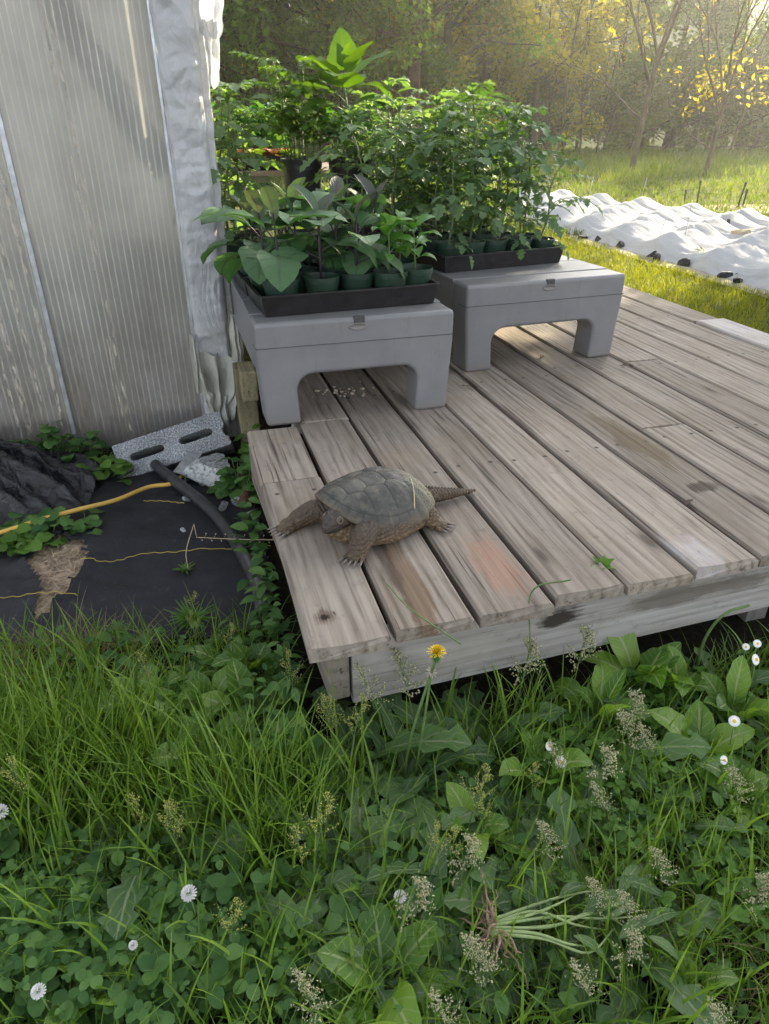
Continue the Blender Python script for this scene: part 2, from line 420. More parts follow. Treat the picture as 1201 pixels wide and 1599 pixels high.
wm = sheet_mesh(X, Y, ins, mat_h, lambda x, y: in_poly(x + 0.012 * nz((x, y, 1), 45), y + 0.012 * nz((x, y, 5), 45), tear_c))
o = wm.build('weed_mat', M['weedmat']); tag(o, 'torn black woven weed mat spread on the ground left of the deck', 'weed mat')
X, Y, ins = poly_sheet([g2(10, 1000), g2(170, 1000), g2(170, 835), g2(10, 835)], 0, None, 0.012)
o = sheet_mesh(X, Y, ins, lambda x, y: 0.004 + 0.010 * abs(nz((x, y, 2), 45)) + 0.006 * abs(nz((x, y, 2), 90))).build('straw_ground', M['straw'])
tag(o, 'dry tan straw and soil showing through the torn mat', kind='structure')
mb = MB()                                                    # frayed straw sticking out of the tear
for i in range(420):
    while True:
        x = random.uniform(-1.3, -0.8); y = random.uniform(1.25, 1.75)
        if in_poly(x, y, tear_c): break
    a = random.uniform(0, 6.28); L = random.uniform(0.015, 0.05)
    mb.leaf((x, y, 0.012), a, random.uniform(-0.1, 0.5), random.uniform(-0.4, 0.1), L, lambda t: 0.0011, 2, 0)
tag(mb.build('straw', M['straw']), 'loose dry straw lying in the hole of the black mat', kind='stuff')
threadM = plain('yellow_thread', (0.45, 0.36, 0.10), 0.8, 0.2)
for lab, pts in (('yellow thread on the mat left of the straw hole', [(0, 944), (60, 942), (125, 938)]),
                 ('long yellow thread across the black mat towards the deck', [(130, 892), (180, 885), (230, 873), (290, 870), (370, 863), (425, 857)]),
                 ('faint short yellow thread beside the black pipe', [(225, 788), (260, 790), (290, 792)])):
    mb = MB(); P = [on_z(px, py) for px, py in pts]
    P = smooth_path([(p.x, p.y, 0) for p in P], 10)
    P = [Vector((p.x + 0.003 * math.sin(i * 2.1), p.y + 0.003 * math.cos(i * 1.7), mat_h(p.x, p.y) + 0.002)) for i, p in enumerate(P)]
    mb.tube(P, 0.0013, 5)
    tag(mb.build('frayed_thread', threadM), lab, 'thread', 'yellow threads in the weed mat')

# ================================================================== DECK
deck_o = empty('wooden_deck', (0, 0, 0))
tag(deck_o, 'weathered grey wooden deck of long planks on a timber rim', 'deck')
PIT, BW, BT = 0.162, 0.1505, 0.026
ANG = math.atan2(U.y, U.x) - math.pi / 2
plank = wood_mat('weathered_plank', nails=True)
def board(w0, u0, u1, mat=plank, bw=BW, dz=0.0):
    L = u1 - u0; n = max(2, int(L / 0.08)); mb = MB(); V = []; F = []
    hx = bw / 2; b = 0.006; sec = [(-hx, -BT), (-hx, -b), (-hx + b, 0), (-hx * 0.5, 0), (0, 0), (hx * 0.5, 0), (hx - b, 0), (hx, -b), (hx, -BT)]
    cup = random.uniform(-0.002, 0.003); sd_ = random.random() * 50
    for j in range(n + 1):
        y = L * j / n; s = 1.0
        for (x, z) in sec:
            zz = z + (cup * (abs(x) / hx) ** 2 if z > -BT else 0)
            ex = 0.0022 * nz((0, y, x), 3, sd_); yy = y
            if j == 0: yy += 0.004 * nz((x * 14, 0, z), 3, sd_) + (0.004 if z == 0 else 0)
            V.append((x + ex, yy, zz))
    k = len(sec)
    for j in range(n):
        for i in range(k):
            i2 = (i + 1) % k
            F.append((j * k + i, j * k + i2, (j + 1) * k + i2, (j + 1) * k + i))
    F.append(tuple(range(k - 1, -1, -1))); F.append(tuple(n * k + i for i in range(k)))
    mb.add(V, [f[::-1] for f in F])
    o = mb.build('board', mat, deck_o, smooth=False); p = deck(w0, u0, DZ + dz)
    o.location = p; o.rotation_euler = (0, 0, ANG); return o
END = 4.3
for k in range(14):
    w = (k - 0.5) * PIT + 0.0; f = 0.006 * k + random.uniform(-0.006, 0.006)
    st = plank
    if k == 2: st = wood_mat('plank_with_rust_patch', nails=True, stains=[(0.02, 0.16, 0.05, 0.15, (0.55, 0.24, 0.14), 0.42), (-0.05, 0.5, 0.05, 0.3, (0.30, 0.24, 0.2), 0.5)])
    if k == 1: st = wood_mat('plank_with_brown_stain', nails=True, stains=[(-0.01, 0.14, 0.035, 0.24, (0.22, 0.14, 0.08), 0.75), (-0.035, 0.25, 0.02, 0.2, (0.08, 0.06, 0.05), 0.6)])
    if k == 0: st = wood_mat('plank_with_knot', nails=True, stains=[(-0.03, 0.09, 0.028, 0.03, (0.16, 0.11, 0.08), 0.8), (-0.03, 0.088, 0.014, 0.012, (0.03, 0.02, 0.015), 1.0)])
    if k == 6: st = wood_mat('plank_with_damp_mark', nails=True, stains=[(0.01, 0.62, 0.06, 0.26, (0.20, 0.15, 0.09), 0.8), (0.02, 0.31, 0.045, 0.03, (0.07, 0.05, 0.035), 0.8)])
    if k == 5: st = wood_mat('plank_with_pale_end', nails=True, stains=[(-0.04, 0.06, 0.05, 0.09, (0.62, 0.60, 0.62), 0.8)])
    if k == 7: st = plank
    dz = random.uniform(-0.002, 0.002)
    if k == 0:
        board(w, f, 0.66, st); board(w - 0.001, 0.664, 1.02, plank, dz=-0.002)
    elif k == 1: board(w, f, 1.03, st); board(w, 1.035, END, plank, dz=0.002)
    elif k == 7: board(w, f, 0.71, st); board(w, 0.714, END, plank, dz=0.002)
    elif k == 9: board(w, f, 1.30, st); board(w, 1.304, END, plank, dz=0.003)
    elif k == 13: board(w, f, 0.55, st); board(w + 0.006, 0.56, 1.75, wood_mat('pale_plank', light=(0.50, 0.47, 0.45), dark=(0.3, 0.27, 0.25)), dz=0.008); board(w, 1.76, END, plank)
    else: board(w, f, END if k < 9 else 3.2, st, dz=dz)
rimM = wood_mat('grey_rim_timber', light=(0.36, 0.345, 0.33), dark=(0.20, 0.185, 0.175), stains=[(0.035, 0.43, 0.03, 0.05, (0.04, 0.032, 0.025), 0.95), (0.05, 0.78, 0.03, 0.25, (0.12, 0.09, 0.06), 0.6)], crk_k=0.25)
def timber(name, a, b, h, th, ztop, mat, parent):
    """board on edge from a to b (deck w,u), its length along local Y, its height along local X"""
    pa, pb = deck(*a), deck(*b); L = (pb - pa).length; n = max(2, int(L / 0.15)); mb = MB()
    V = []; F = []
    for j in range(n + 1):
        for (x, z) in ((0, 0), (h, 0), (h, -th), (0, -th)): V.append((x + 0.0015 * nz((x, j, z), 2.1), L * j / n, z + 0.0015 * nz((j, x, z), 1.7)))
    for j in range(n):
        for i in range(4):
            i2 = (i + 1) % 4; F.append((j * 4 + i, j * 4 + i2, (j + 1) * 4 + i2, (j + 1) * 4 + i))
    F.append((3, 2, 1, 0)); F.append(tuple(n * 4 + i for i in range(4)))
    mb.add(V, F); o = mb.build(name, mat, parent, smooth=False)
    d = (pb - pa).normalized(); down = Vector((0, 0, -1)); nrm = down.cross(d)
    Mx = Matrix((down, d, nrm)).transposed().to_4x4(); Mx.translation = Vector((pa.x, pa.y, ztop)); o.matrix_world = Mx
    bevel(o, 0.004, 2); return o
ZT = DZ - BT - 0.001
timber('rim_joist', (-0.075, 0.028), (2.12, 0.105), 0.145, 0.04, ZT, rimM, deck_o)
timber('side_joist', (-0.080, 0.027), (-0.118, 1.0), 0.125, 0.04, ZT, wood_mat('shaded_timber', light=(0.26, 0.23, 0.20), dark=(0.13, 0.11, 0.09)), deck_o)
for uj in (0.62, 1.3, 2.0, 2.7, 3.4):
    timber('joist', (-0.07 if uj < 1 else 0.02, uj), (2.1, uj + 0.07), 0.12, 0.04, ZT - 0.002, rimM, deck_o)
for w, u in ((1.0, 0.2), (2.0, 0.2)):
    mb = MB(); p = deck(w, u, 0.0); mb.box((0, 0, (ZT) / 2 - 0.03), (0.06, 0.02 if w < 0 else 0.08, ZT + 0.056), Matrix.Rotation(ANG, 3, 'Z'))
    mb.build('post', rimM, deck_o, smooth=False, loc=p)

# ================================================================== GREENHOUSE END WALL
GC = Vector((-0.705, 2.56, 0.0))
gh = empty('greenhouse', GC, math.atan2(W.y, W.x))     # local x along the wall, y inward, z up
tag(gh, 'greenhouse end wall of cloudy ribbed plastic with white film wrapped corner', 'greenhouse')
def panel_mat():
    t = NT('cloudy_ribbed_plastic'); c = t.coord(); s = t.n('SeparateXYZ', {0: c}); x, z = s.outputs[0], s.outputs[2]
    ph = t.math('FRACT', t.math('MULTIPLY', x, 1 / 0.0205))
    rib = t.ramp(ph, [(0.0, 0.0), (0.38, 0.0), (0.44, 1.0), (0.56, 1.0), (0.62, 0.0), (1.0, 0.0)])
    rvar = t.noise(t.mapped(c, (30, 1, 1.2)), 1.0, 3)
    dust = t.noise(t.mapped(c, (3, 3, 1.5)), 2.0, 6, 0.6)
    grit = t.noise(t.mapped(c, (110, 110, 14)), 1.0, 5, 0.7)
    lin = None
    for (x0, wdt) in ((-0.285, 0.007), (-0.305, 0.004), (-0.52, 0.010), (-0.575, 0.008), (-0.635, 0.010), (-0.67, 0.006)):
        dd = t.math('DIVIDE', t.math('ABSOLUTE', t.math('SUBTRACT', x, x0)), wdt)
        k = t.ramp(dd, [(0.5, 1.0), (1.0, 0.0)]); lin = k if lin is None else t.math('MAXIMUM', lin, k)
    flake = t.math('MULTIPLY', lin, t.ramp(t.noise(t.mapped(c, (90, 90, 22)), 1.0, 4, 0.7), [(0.50, 0.0), (0.56, 0.85)]))
    drip = t.ramp(t.noise(t.mapped(c, (75, 75, 1.3), (4, 4, 4)), 1.0, 3, 0.5), [(0.70, 0.0), (0.76, 0.3)])
    low = t.n('MapRange', {0: z, 1: 0.0, 2: 0.70, 3: 0.7, 4: 0.0}).outputs[0]
    nrm = t.bump(t.math('ADD', t.math('MULTIPLY', rib, 0.5), t.math('MULTIPLY', grit, 0.15)), 0.35, 0.004)
    rough = t.n('BsdfRefraction', {'Color': (0.86, 0.86, 0.86), 'Roughness': 0.42, 'IOR': 1.12, 'Normal': nrm}).outputs[0]
    tr = t.n('BsdfTranslucent', {'Color': t.ramp(t.noise(t.mapped(c, (2.2, 1, 1.3), (4, 0, 1)), 1.5, 4, 0.6), [(0.3, (0.52, 0.51, 0.49)), (0.55, (0.69, 0.70, 0.69)), (0.75, (0.81, 0.82, 0.81))])}).outputs[0]
    df = t.pbr((0.66, 0.67, 0.68), 0.35, nrm, 0.5)
    body = t.mixs(0.52, rough, tr); body = t.mixs(0.20, body, df)
    ribsh = t.mixs(0.4, t.n('BsdfTranslucent', {'Color': (0.97, 0.95, 0.86)}).outputs[0], t.pbr((0.90, 0.88, 0.80), 0.3))
    sh = t.mixs(t.math('MULTIPLY', rib, t.ramp(rvar, [(0.3, 0.45), (0.65, 1.0)])), body, ribsh)
    dirt = t.pbr(t.ramp(grit, [(0.3, (0.11, 0.09, 0.07)), (0.7, (0.25, 0.215, 0.175))]), 0.9)
    md = t.math('ADD', t.math('MULTIPLY', low, t.ramp(dust, [(0.3, 0.3), (0.7, 1.0)])), t.math('MULTIPLY', t.ramp(dust, [(0.35, 0.0), (0.75, 0.30)]), 0.8), clamp=True)
    sh = t.mixs(md, sh, dirt)
    sh = t.mixs(t.math('MAXIMUM', flake, drip), sh, t.pbr(t.ramp(grit, [(0.3, (0.36, 0.30, 0.22)), (0.6, (0.56, 0.51, 0.43))]), 0.85))
    return t.done(sh)
PM = panel_mat()
def grp(parent, name, fn, mats, smooth=False, bev=0):
    mb = MB(); fn(mb); o = mb.build(name, mats, parent, smooth)
    if bev: bevel(o, bev, 2)
    return o
grp(gh, 'panel', lambda m: m.box((-0.243, 0, 1.10), (0.474, 0.006, 2.2)), PM)
grp(gh, 'panel', lambda m: m.box((-1.165, 0.001, 1.10), (1.34, 0.006, 2.2)), PM)
alu = plain('dull_aluminium', (0.50, 0.52, 0.56), 0.4, 0.5, 0.2, 30); 
alum = bpy.data.materials['dull_aluminium']; [n for n in alum.node_tree.nodes if n.type == 'BSDF_PRINCIPLED'][0].inputs['Metallic'].default_value = 0.7
grp(gh, 'joint_strip', lambda m: m.box((-0.487, -0.006, 1.10), (0.017, 0.014, 2.2)), alu, bev=0.003)
grp(gh, 'edge_channel', lambda m: m.box((-0.004, -0.006, 1.10), (0.010, 0.018, 2.2)), alu, bev=0.002)
tim = wood_mat('damp_sill_timber', light=(0.30, 0.20, 0.13), dark=(0.14, 0.09, 0.06), green=0.3)
o = grp(gh, 'sill', lambda m: m.box((0, 0, 0), (0.12, 1.9, 0.06)), tim); o.rotation_euler = (0, R(90), R(90)); o.location = (-0.95, 0.045, 0.075)
def brace(m):
    m.tube([(-0.75, 0.55, 2.25), (-0.02, 0.40, 0.93)], 0.055, 4)
grp(gh, 'brace', brace, wood_mat('brace_timber', light=(0.10, 0.08, 0.07), dark=(0.06, 0.05, 0.04)))
filmM_t = NT('milky_film'); 
def film_mat(name, base=(0.64, 0.65, 0.68), trans=0.35, dirt=0.35):
    t = NT(name); c = t.coord(); n1 = t.noise(c, 14, 6, 0.65); n2 = t.noise(c, 60, 5, 0.6); n3 = t.noise(t.mapped(c, (18, 18, 5)), 1.0, 4, 0.6, 1.2)
    col = t.mix(t.ramp(n1, [(0.45, 0.0), (0.75, dirt)]), base, (0.40, 0.37, 0.32))
    h = t.math('ADD', t.math('MULTIPLY', n3, 1.0), t.math('MULTIPLY', n2, 0.3))
    nrm = t.bump(h, 0.6, 0.02)
    b = t.pbr(col, 0.28, nrm, 0.55); tr = t.n('BsdfTranslucent', {'Color': t.mix(1.0, col, (0.97, 0.96, 0.90), 'MULTIPLY')}).outputs[0]
    return t.done(t.mixs(trans, b, tr))
bpy.data.materials.remove(filmM_t.m)
film = film_mat('milky_film'); film_d = film_mat('dirty_film', (0.54, 0.54, 0.48), 0.3, 0.8)
# wrapped corner: front face, set-back second stud, return along the side wall
prof = [(0.0, 0.03), (0.0, -0.012), (0.012, -0.028), (0.03, -0.030), (0.06, -0.031), (0.09, -0.031), (0.112, -0.027), (0.122, -0.012), (0.126, 0.03), (0.131, 0.045), (0.14, 0.046), (0.148, 0.047), (0.153, 0.058), (0.155, 0.09), (0.155, 0.16)]
def wrap(m):
    n = 260; V = []; F = []; k = len(prof)
    def at(i, z):
        x, y = prof[i]; a = 0.007
        if i < 8: a = 0.010
        f = nz((x * 9, z * 16, 0), 1.0, 3) + 0.6 * nz((x * 26, z * 30 + x * 40, 1), 1.0, 9) + 0.5 * nz((x * 10, z * 60, 1), 1.0, 19)
        return (x + 0.004 * nz((x, z * 14, 7), 1.3), y - a * f - 0.004, z)
    prof2 = []
    for i in range(k - 1):
        for q in range(5):
            a, b = prof[i], prof[i + 1]; prof2.append((a[0] + (b[0] - a[0]) * q / 5, a[1] + (b[1] - a[1]) * q / 5))
    prof2.append(prof[-1])
    for j in range(n + 1):
        z = 0.10 + 2.1 * j / n
        for (x, y) in prof2:
            f = 0.9 * nz((x * 8, z * 9, 0), 1.0, 3) - 1.1 * max(0, 0.22 - abs(nz((x * 9 + z * 7, z * 8 - x * 6, 1), 1.0, 9))) * 2.5 + 0.5 * nz((x * 14 + z * 10, z * 30, 1), 1.0, 19) + 0.9 * max(0, 0.12 - abs(nz((x * 6 - z * 9, z * 13, 4), 1.0, 29))) * 3
            V.append((x + 0.006 * nz((x, z * 14, 7), 1.3), y - 0.004 + 0.009 * f, z))
    k = len(prof2)
    for j in range(n):
        for i in range(k - 1): F.append((j * k + i, j * k + i + 1, (j + 1) * k + i + 1, (j + 1) * k + i))
    m.add(V, F)
grp(gh, 'film_wrap', wrap, film, True)
grp(gh, 'corner_post', lambda m: m.box((0.065, 0.035, 1.08), (0.10, 0.07, 2.16)), wood_mat('pale_post', light=(0.42, 0.38, 0.32), dark=(0.25, 0.22, 0.18)), bev=0.004)
def flap(m):
    for (x0, z0, x1, z1, sd_) in ((0.14, 1.56, 0.26, 1.33, 1), (0.15, 1.38, 0.21, 1.20, 5), (0.14, 1.72, 0.29, 1.50, 8)):
        n = 14; V = []; F = []
        for j in range(n + 1):
            for i in range(n + 1):
                a, b = i / n, j / n
                x = x0 + (x1 - x0) * a * (1 - 0.5 * b * (1 if sd_ < 8 else 0.3)) + 0.010 * nz((a * 3, b * 5, sd_)); z = z0 + (z1 - z0) * b + 0.02 * nz((a * 4, b * 4, sd_ + 3)) * (1 if j == n else 0.4)
                V.append((x, 0.05 + 0.035 * nz((a * 2.2, b * 2.2, sd_), 1.5) - 0.02 * a, z))
        for j in range(n):
            for i in range(n): F.append((j * (n + 1) + i, j * (n + 1) + i + 1, (j + 1) * (n + 1) + i + 1, (j + 1) * (n + 1) + i))
        m.add(V, F)
grp(gh, 'torn_flap', flap, film, True)
def bunch(m):
    def drape(top, bot, n, k, seed, amp=0.02):
        V = []; T_ = smooth_path(top, 8); B_ = smooth_path(bot, 8)
        for i in range(n + 1):
            for j in range(k + 1):
                a_, b_ = i / n, j / k
                pt = T_[min(len(T_) - 1, int(a_ * (len(T_) - 1)))].lerp(T_[min(len(T_) - 1, int(a_ * (len(T_) - 1)) + 1)], (a_ * (len(T_) - 1)) % 1)
                pb_ = B_[min(len(B_) - 1, int(a_ * (len(B_) - 1)))].lerp(B_[min(len(B_) - 1, int(a_ * (len(B_) - 1)) + 1)], (a_ * (len(B_) - 1)) % 1)
                q = pt.lerp(pb_, b_); bulge = math.sin(math.pi * b_) * 0.022
                w_ = a_ * 5.5 + 0.8 * nz((a_ * 1.5, b_ * 1.2, seed), 1.3) + b_ * 0.5; f = amp * math.sin(w_ * 2 * math.pi * 0.5 + seed) * (0.4 + 0.6 * math.sin(math.pi * min(1, b_ + 0.15))) + amp * 0.9 * nz((a_ * 2.5, b_ * 2.0, seed), 1.8) + 0.004 * nz((a_ * 12, b_ * 4, seed), 1.5)
                V.append((q.x + 0.3 * f, q.y - bulge - f, q.z - 0.4 * f))
        m.add(V, [(i * (k + 1) + j, i * (k + 1) + j + 1, (i + 1) * (k + 1) + j + 1, (i + 1) * (k + 1) + j) for i in range(n) for j in range(k)])
    drape([(-0.015, -0.045, 0.36), (0.05, -0.05, 0.35), (0.12, -0.045, 0.33), (0.165, -0.03, 0.36)], [(0.005, -0.055, 0.17), (0.05, -0.06, 0.05), (0.085, -0.065, 0.12), (0.165, -0.06, 0.24)], 60, 44, 1, 0.024)
    drape([(0.0, -0.05, 0.24), (0.06, -0.07, 0.20), (0.12, -0.085, 0.21), (0.17, -0.075, 0.32)], [(0.03, -0.05, 0.03), (0.055, -0.05, 0.0), (0.09, -0.06, 0.07), (0.175, -0.05, 0.20)], 60, 40, 7, 0.026)
    drape([(-0.02, -0.03, 0.42), (-0.012, -0.052, 0.42), (0.0, -0.055, 0.40)], [(-0.025, -0.03, 0.23), (-0.016, -0.06, 0.20), (0.015, -0.062, 0.20)], 18, 26, 4, 0.010)
    drape([(0.125, -0.02, 0.50), (0.145, -0.035, 0.48), (0.16, 0.0, 0.50)], [(0.12, -0.05, 0.30), (0.15, -0.07, 0.30), (0.17, -0.03, 0.33)], 18, 24, 9, 0.014)
grp(gh, 'bunched_film', bunch, film_d, True)
def side_sheet(m):
    V = [(0.12 + 0.012 * nz((0, j * 0.22, i * 0.35), 1.0, 2) - 0.02 * abs(math.sin(j * math.pi / 12)), 0.16 + 5.34 * j / 60, 1.75 * i / 16) for j in range(61) for i in range(17)]
    m.add(V, [(j * 17 + i, (j + 1) * 17 + i, (j + 1) * 17 + i + 1, j * 17 + i + 1) for j in range(60) for i in range(16)])
grp(gh, 'side_film', side_sheet, film_d, True)
grp(gh, 'rear_film', lambda m: m.add([(0.12, 5.5, 0.0), (-3.2, 5.5, 0.0), (-3.2, 5.5, 2.2), (0.12, 5.5, 2.2)], [(0, 1, 2, 3)]), film)
grp(gh, 'footing_board', lambda m: m.box((0.07, -0.012, 0.05), (0.16, 0.02, 0.11)), wood_mat('grey_footing', light=(0.36, 0.36, 0.36), dark=(0.2, 0.2, 0.2)), bev=0.003)
post = empty('timber_block', (0, 0, 0)); tag(post, 'short greenish timber block standing between greenhouse corner and grey rack', 'timber block')
tb = wood_mat('green_block_wood', light=(0.28, 0.24, 0.15), dark=(0.12, 0.10, 0.06), green=0.5)
p = on_z(390, 668, 0.12); 
mb = MB(); mb.box((0, 0, 0), (0.07, 0.09, 0.42)); o = mb.build('upright', tb, post, False); o.location = (p.x - 0.005, p.y + 0.02, 0.14); o.rotation_euler = (0, 0, ANG); bevel(o, 0.005, 2)
mb = MB(); mb.box((0, 0, 0), (0.055, 0.10, 0.11)); o = mb.build('end_block', tb, post, False); o.location = (p.x + 0.022, p.y - 0.055, 0.315); o.rotation_euler = (R(4), 0, ANG); bevel(o, 0.006, 2)

# ================================================================== GREY PLASTIC RACKS
def rack_mat():
    t = NT('grey_moulded_plastic'); c = t.coord(); n1 = t.noise(c, 7, 6, 0.6); n2 = t.noise(t.mapped(c, (90, 90, 25)), 1, 5, 0.7); n4 = t.noise(t.mapped(c, (25, 25, 9), (3, 3, 3)), 1, 6, 0.75)
    col = t.ramp(n1, [(0.3, (0.165, 0.163, 0.172)), (0.7, (0.205, 0.203, 0.21))])
    col = t.mix(t.ramp(n2, [(0.66, 0.0), (0.76, 0.5)]), col, (0.15, 0.13, 0.115))
    col = t.mix(t.ramp(n4, [(0.56, 0.0), (0.70, 0.35)]), col, (0.12, 0.105, 0.09))
    z = t.n('SeparateXYZ', {0: c}).outputs[2]
    col = t.mix(t.math('MULTIPLY', t.n('MapRange', {0: z, 1: 0.0, 2: 0.05, 3: 0.8, 4: 0.0}).outputs[0], n1), col, (0.17, 0.14, 0.11))
    return t.done(t.pbr(col, 0.45, t.bump(n1, 0.12, 0.01), 0.5))
rackM = rack_mat(); slotM = plain('rack_groove', (0.06, 0.058, 0.06), 0.8)
def make_rack(name, px_l, px_r, label, dep=1.22):
    a = on_z(*px_l, DZ); b = on_z(*px_r, DZ); d = b - a; Wd = d.length
    e = empty(name, a, math.atan2(d.y, d.x)); tag(e, label, 'plant rack', 'grey plastic racks under the seedlings')
    H = 0.310; zt = 0.152; lw = 0.112; r = 0.05
    mb = MB()
    def frame(y0, y1, ins=0.0):
        out = [(0.018, 0), (0.012, H * 0.5), (0, H * 0.76), (0, H)]
        half = [(ins, H), (ins, 0.215), (0.006 + ins, 0.13), (0.014 + ins, 0.0), (lw + 0.006, 0.0), (lw, zt - r)]
        for q in range(1, 7):
            an = math.pi / 2 * q / 6; half.append((lw + r - r * math.cos(an), zt - r + r * math.sin(an)))
        pts = half + [(Wd - x, z) for x, z in reversed(half)]
        n = len(pts); V = [(x, y0, z) for x, z in pts] + [(x, y1, z) for x, z in pts]; F = []
        L = len(half)
        for i in range(n - 1): F.append((i, i + 1, n + i + 1, n + i))
        F.append((n - 1, 0, n, 2 * n - 1))
        F += [tuple(range(n)), tuple(range(2 * n - 1, n - 1, -1))]
        bm = bmesh.new(); vs_ = [bm.verts.new(v) for v in V]
        for f in F:
            try: bm.faces.new([vs_[i] for i in f])
            except ValueError: pass
        bmesh.ops.recalc_face_normals(bm, faces=bm.faces); 
        bm.verts.index_update(); V2 = [tuple(v.co) for v in bm.verts]; F2 = [tuple(v.index for v in f.verts) for f in bm.faces]; bm.free(); return V2, F2
    for nm_, (y0, y1) in (('front_frame', (0.0, 0.115)), ('rear_frame', (dep - 0.115, dep))):
        V2, F2 = frame(y0, y1); me = bpy.data.meshes.new(nm_); me.from_pydata(V2, [], F2); me.materials.append(rackM)
        for p in me.polygons: p.use_smooth = True
        body = link(nm_, me, e); bevel(body, 0.013, 4, 40); body.modifiers.new('wn', 'WEIGHTED_NORMAL')
    grp(e, 'rack_core', lambda m: m.box((Wd / 2, dep / 2, 0.225), (Wd - 0.006, dep - 0.24, 0.146)), rackM)
    ny = 5; gap = 0.006; y = 0.118; sl = (dep - 0.236) / ny
    for i in range(ny):
        o = grp(e, 'top_slat', lambda m: m.box((Wd / 2, y + sl / 2, 0.304), (Wd - 0.002, sl - gap, 0.013)), rackM, bev=0.003); y += sl
    grp(e, 'seam', lambda m: m.box((Wd / 2, 0.03, 0.2385), (Wd + 0.0015, 0.063, 0.0016)), slotM)
    def notch(m):
        m.lathe((0, 0, 0), [(0.0, 0.0005), (0.018, 0.0005), (0.021, 0.003), (0.024, 0.0005), (0.0241, -0.001)], 20)
    o = grp(e, 'moulded_notch', notch, rackM, True); o.rotation_euler = (R(90), 0, 0); o.scale = (1.2, 0.45, 1); o.location = (Wd / 2, -0.0008, 0.283)
    o = grp(e, 'notch_slot', lambda m: m.box((Wd / 2 + 0.004, 0.006, 0.2995), (0.034, 0.0145, 0.0235)), slotM, bev=0.003)
    return e, Wd
rack1, RW1 = make_rack('plant_rack', (411, 669), (703, 637), 'nearer grey moulded plastic rack under the tray of eggplants')
rack2, RW2 = make_rack('plant_rack', (722, 584), (958, 556), 'farther grey moulded plastic rack under the tray of tomatoes')

# ================================================================== TRAYS, POTS
trayM = plain('black_tray_plastic', (0.012, 0.011, 0.012), 0.42, 0.5, 0.5, 30, 0.15, 80)
potG = plain('green_pot_plastic', (0.014, 0.038, 0.024), 0.42, 0.5, 0.2, 20)
potB = plain('black_pot_plastic', (0.014, 0.013, 0.014), 0.45, 0.5, 0.3, 20, 0.1, 50)
mix_soil = plain('potting_mix', (0.028, 0.020, 0.014), 0.95, 0.2, 0.7, 120, 1.0, 150)
def ring_box(mb, L, D, z0, z1, in0, in1, th):
    """four thin walls, tapered: inset in0 at the bottom, in1 at the top"""
    def rect(ins, z): return [(ins, ins, z), (L - ins, ins, z), (L - ins, D - ins, z), (ins, D - ins, z)]
    V = rect(in0, z0) + rect(in1, z1) + rect(in1 + th, z1) + rect(in0 + th, z0 + th); F = []
    for a in range(3):
        for i in range(4):
            j = (i + 1) % 4; F.append((a * 4 + i, a * 4 + j, (a + 1) * 4 + j, (a + 1) * 4 + i))
    F += [(3, 2, 1, 0), (12, 13, 14, 15)]
    mb.add(V, F)
def make_tray(loc, rz, label, L=0.55, D=0.285):
    mb = MB(); ring_box(mb, L, D, 0.0, 0.060, 0.014, 0.004, 0.002)
    t = empty('seedling_tray', loc, rz); tag(t, label, 'seedling tray', 'black seedling trays')
    mb.build('tray_body', trayM, t, False)
    m2 = MB()
    for (c, s) in (((L / 2, 0.001, 0.059), (L, 0.010, 0.005)), ((L / 2, D - 0.001, 0.059), (L, 0.010, 0.005)), ((0.001, D / 2, 0.059), (0.010, D - 0.012, 0.005)), ((L - 0.001, D / 2, 0.059), (0.010, D - 0.012, 0.005))): m2.box(c, s)
    m2.build('rim', trayM, t, False)
    return t
def pot_parts(parent, r=0.055, h=0.092, mat=None, tilt=0):
    mat = mat or potG; mb = MB()
    mb.lathe((0, 0, 0), [(0, 0), (r * 0.70, 0), (r * 0.72, 0.004), (r * 0.93, h - 0.016), (r * 0.985, h - 0.015), (r, h - 0.003), (r, h), (r * 0.96, h), (r * 0.93, h - 0.02), (r * 0.9, h - 0.03)], 28)
    p = mb.build('pot', mat, parent, True)
    p.data.set_sharp_from_angle(angle=R(35))
    m2 = MB(); m2.lathe((0, 0, 0), [(0, h - 0.014), (r * 0.3, h - 0.013), (r * 0.6, h - 0.016), (r * 0.93, h - 0.018)], 20); m2.build('potting_soil', mix_soil, p, True)
    return p
# ================================================================== SEEDLINGS
eggL = leaf_mat('eggplant_leaf', [(0.050, 0.140, 0.052), (0.088, 0.205, 0.088), (0.14, 0.27, 0.135)], 0.28, 0.42, 0.55, (0.045, 0.03, 0.055), under=(0.09, 0.15, 0.08))
eggP = leaf_mat('young_purple_leaf', [(0.065, 0.065, 0.060), (0.075, 0.105, 0.075), (0.085, 0.15, 0.085)], 0.25, 0.5, 0.6, (0.10, 0.03, 0.11))
eggS = plain('purple_stem', (0.035, 0.018, 0.032), 0.5, 0.5, 0.3, 60)
pepL = leaf_mat('pepper_leaf', [(0.045, 0.14, 0.018), (0.07, 0.20, 0.025), (0.10, 0.25, 0.04)], 0.33, 0.28, 0.4, (0.12, 0.22, 0.06), spec=0.6)
pepS = plain('green_stem', (0.09, 0.16, 0.04), 0.5, 0.5, 0.2, 60)
tomL = leaf_mat('tomato_leaf', [(0.070, 0.155, 0.036), (0.135, 0.245, 0.072), (0.23, 0.34, 0.16)], 0.33, 0.5, 0.35, (0.07, 0.12, 0.05), under=(0.09, 0.14, 0.09))
tomS = plain('hairy_tomato_stem', (0.10, 0.14, 0.06), 0.6, 0.4, 0.25, 60)
sunL = leaf_mat('broad_yellow_green_leaf', [(0.045, 0.11, 0.012), (0.065, 0.145, 0.016), (0.10, 0.185, 0.025)], 0.36, 0.45, 0.5, (0.11, 0.18, 0.05), tcol=(1.9, 1.8, 0.4))
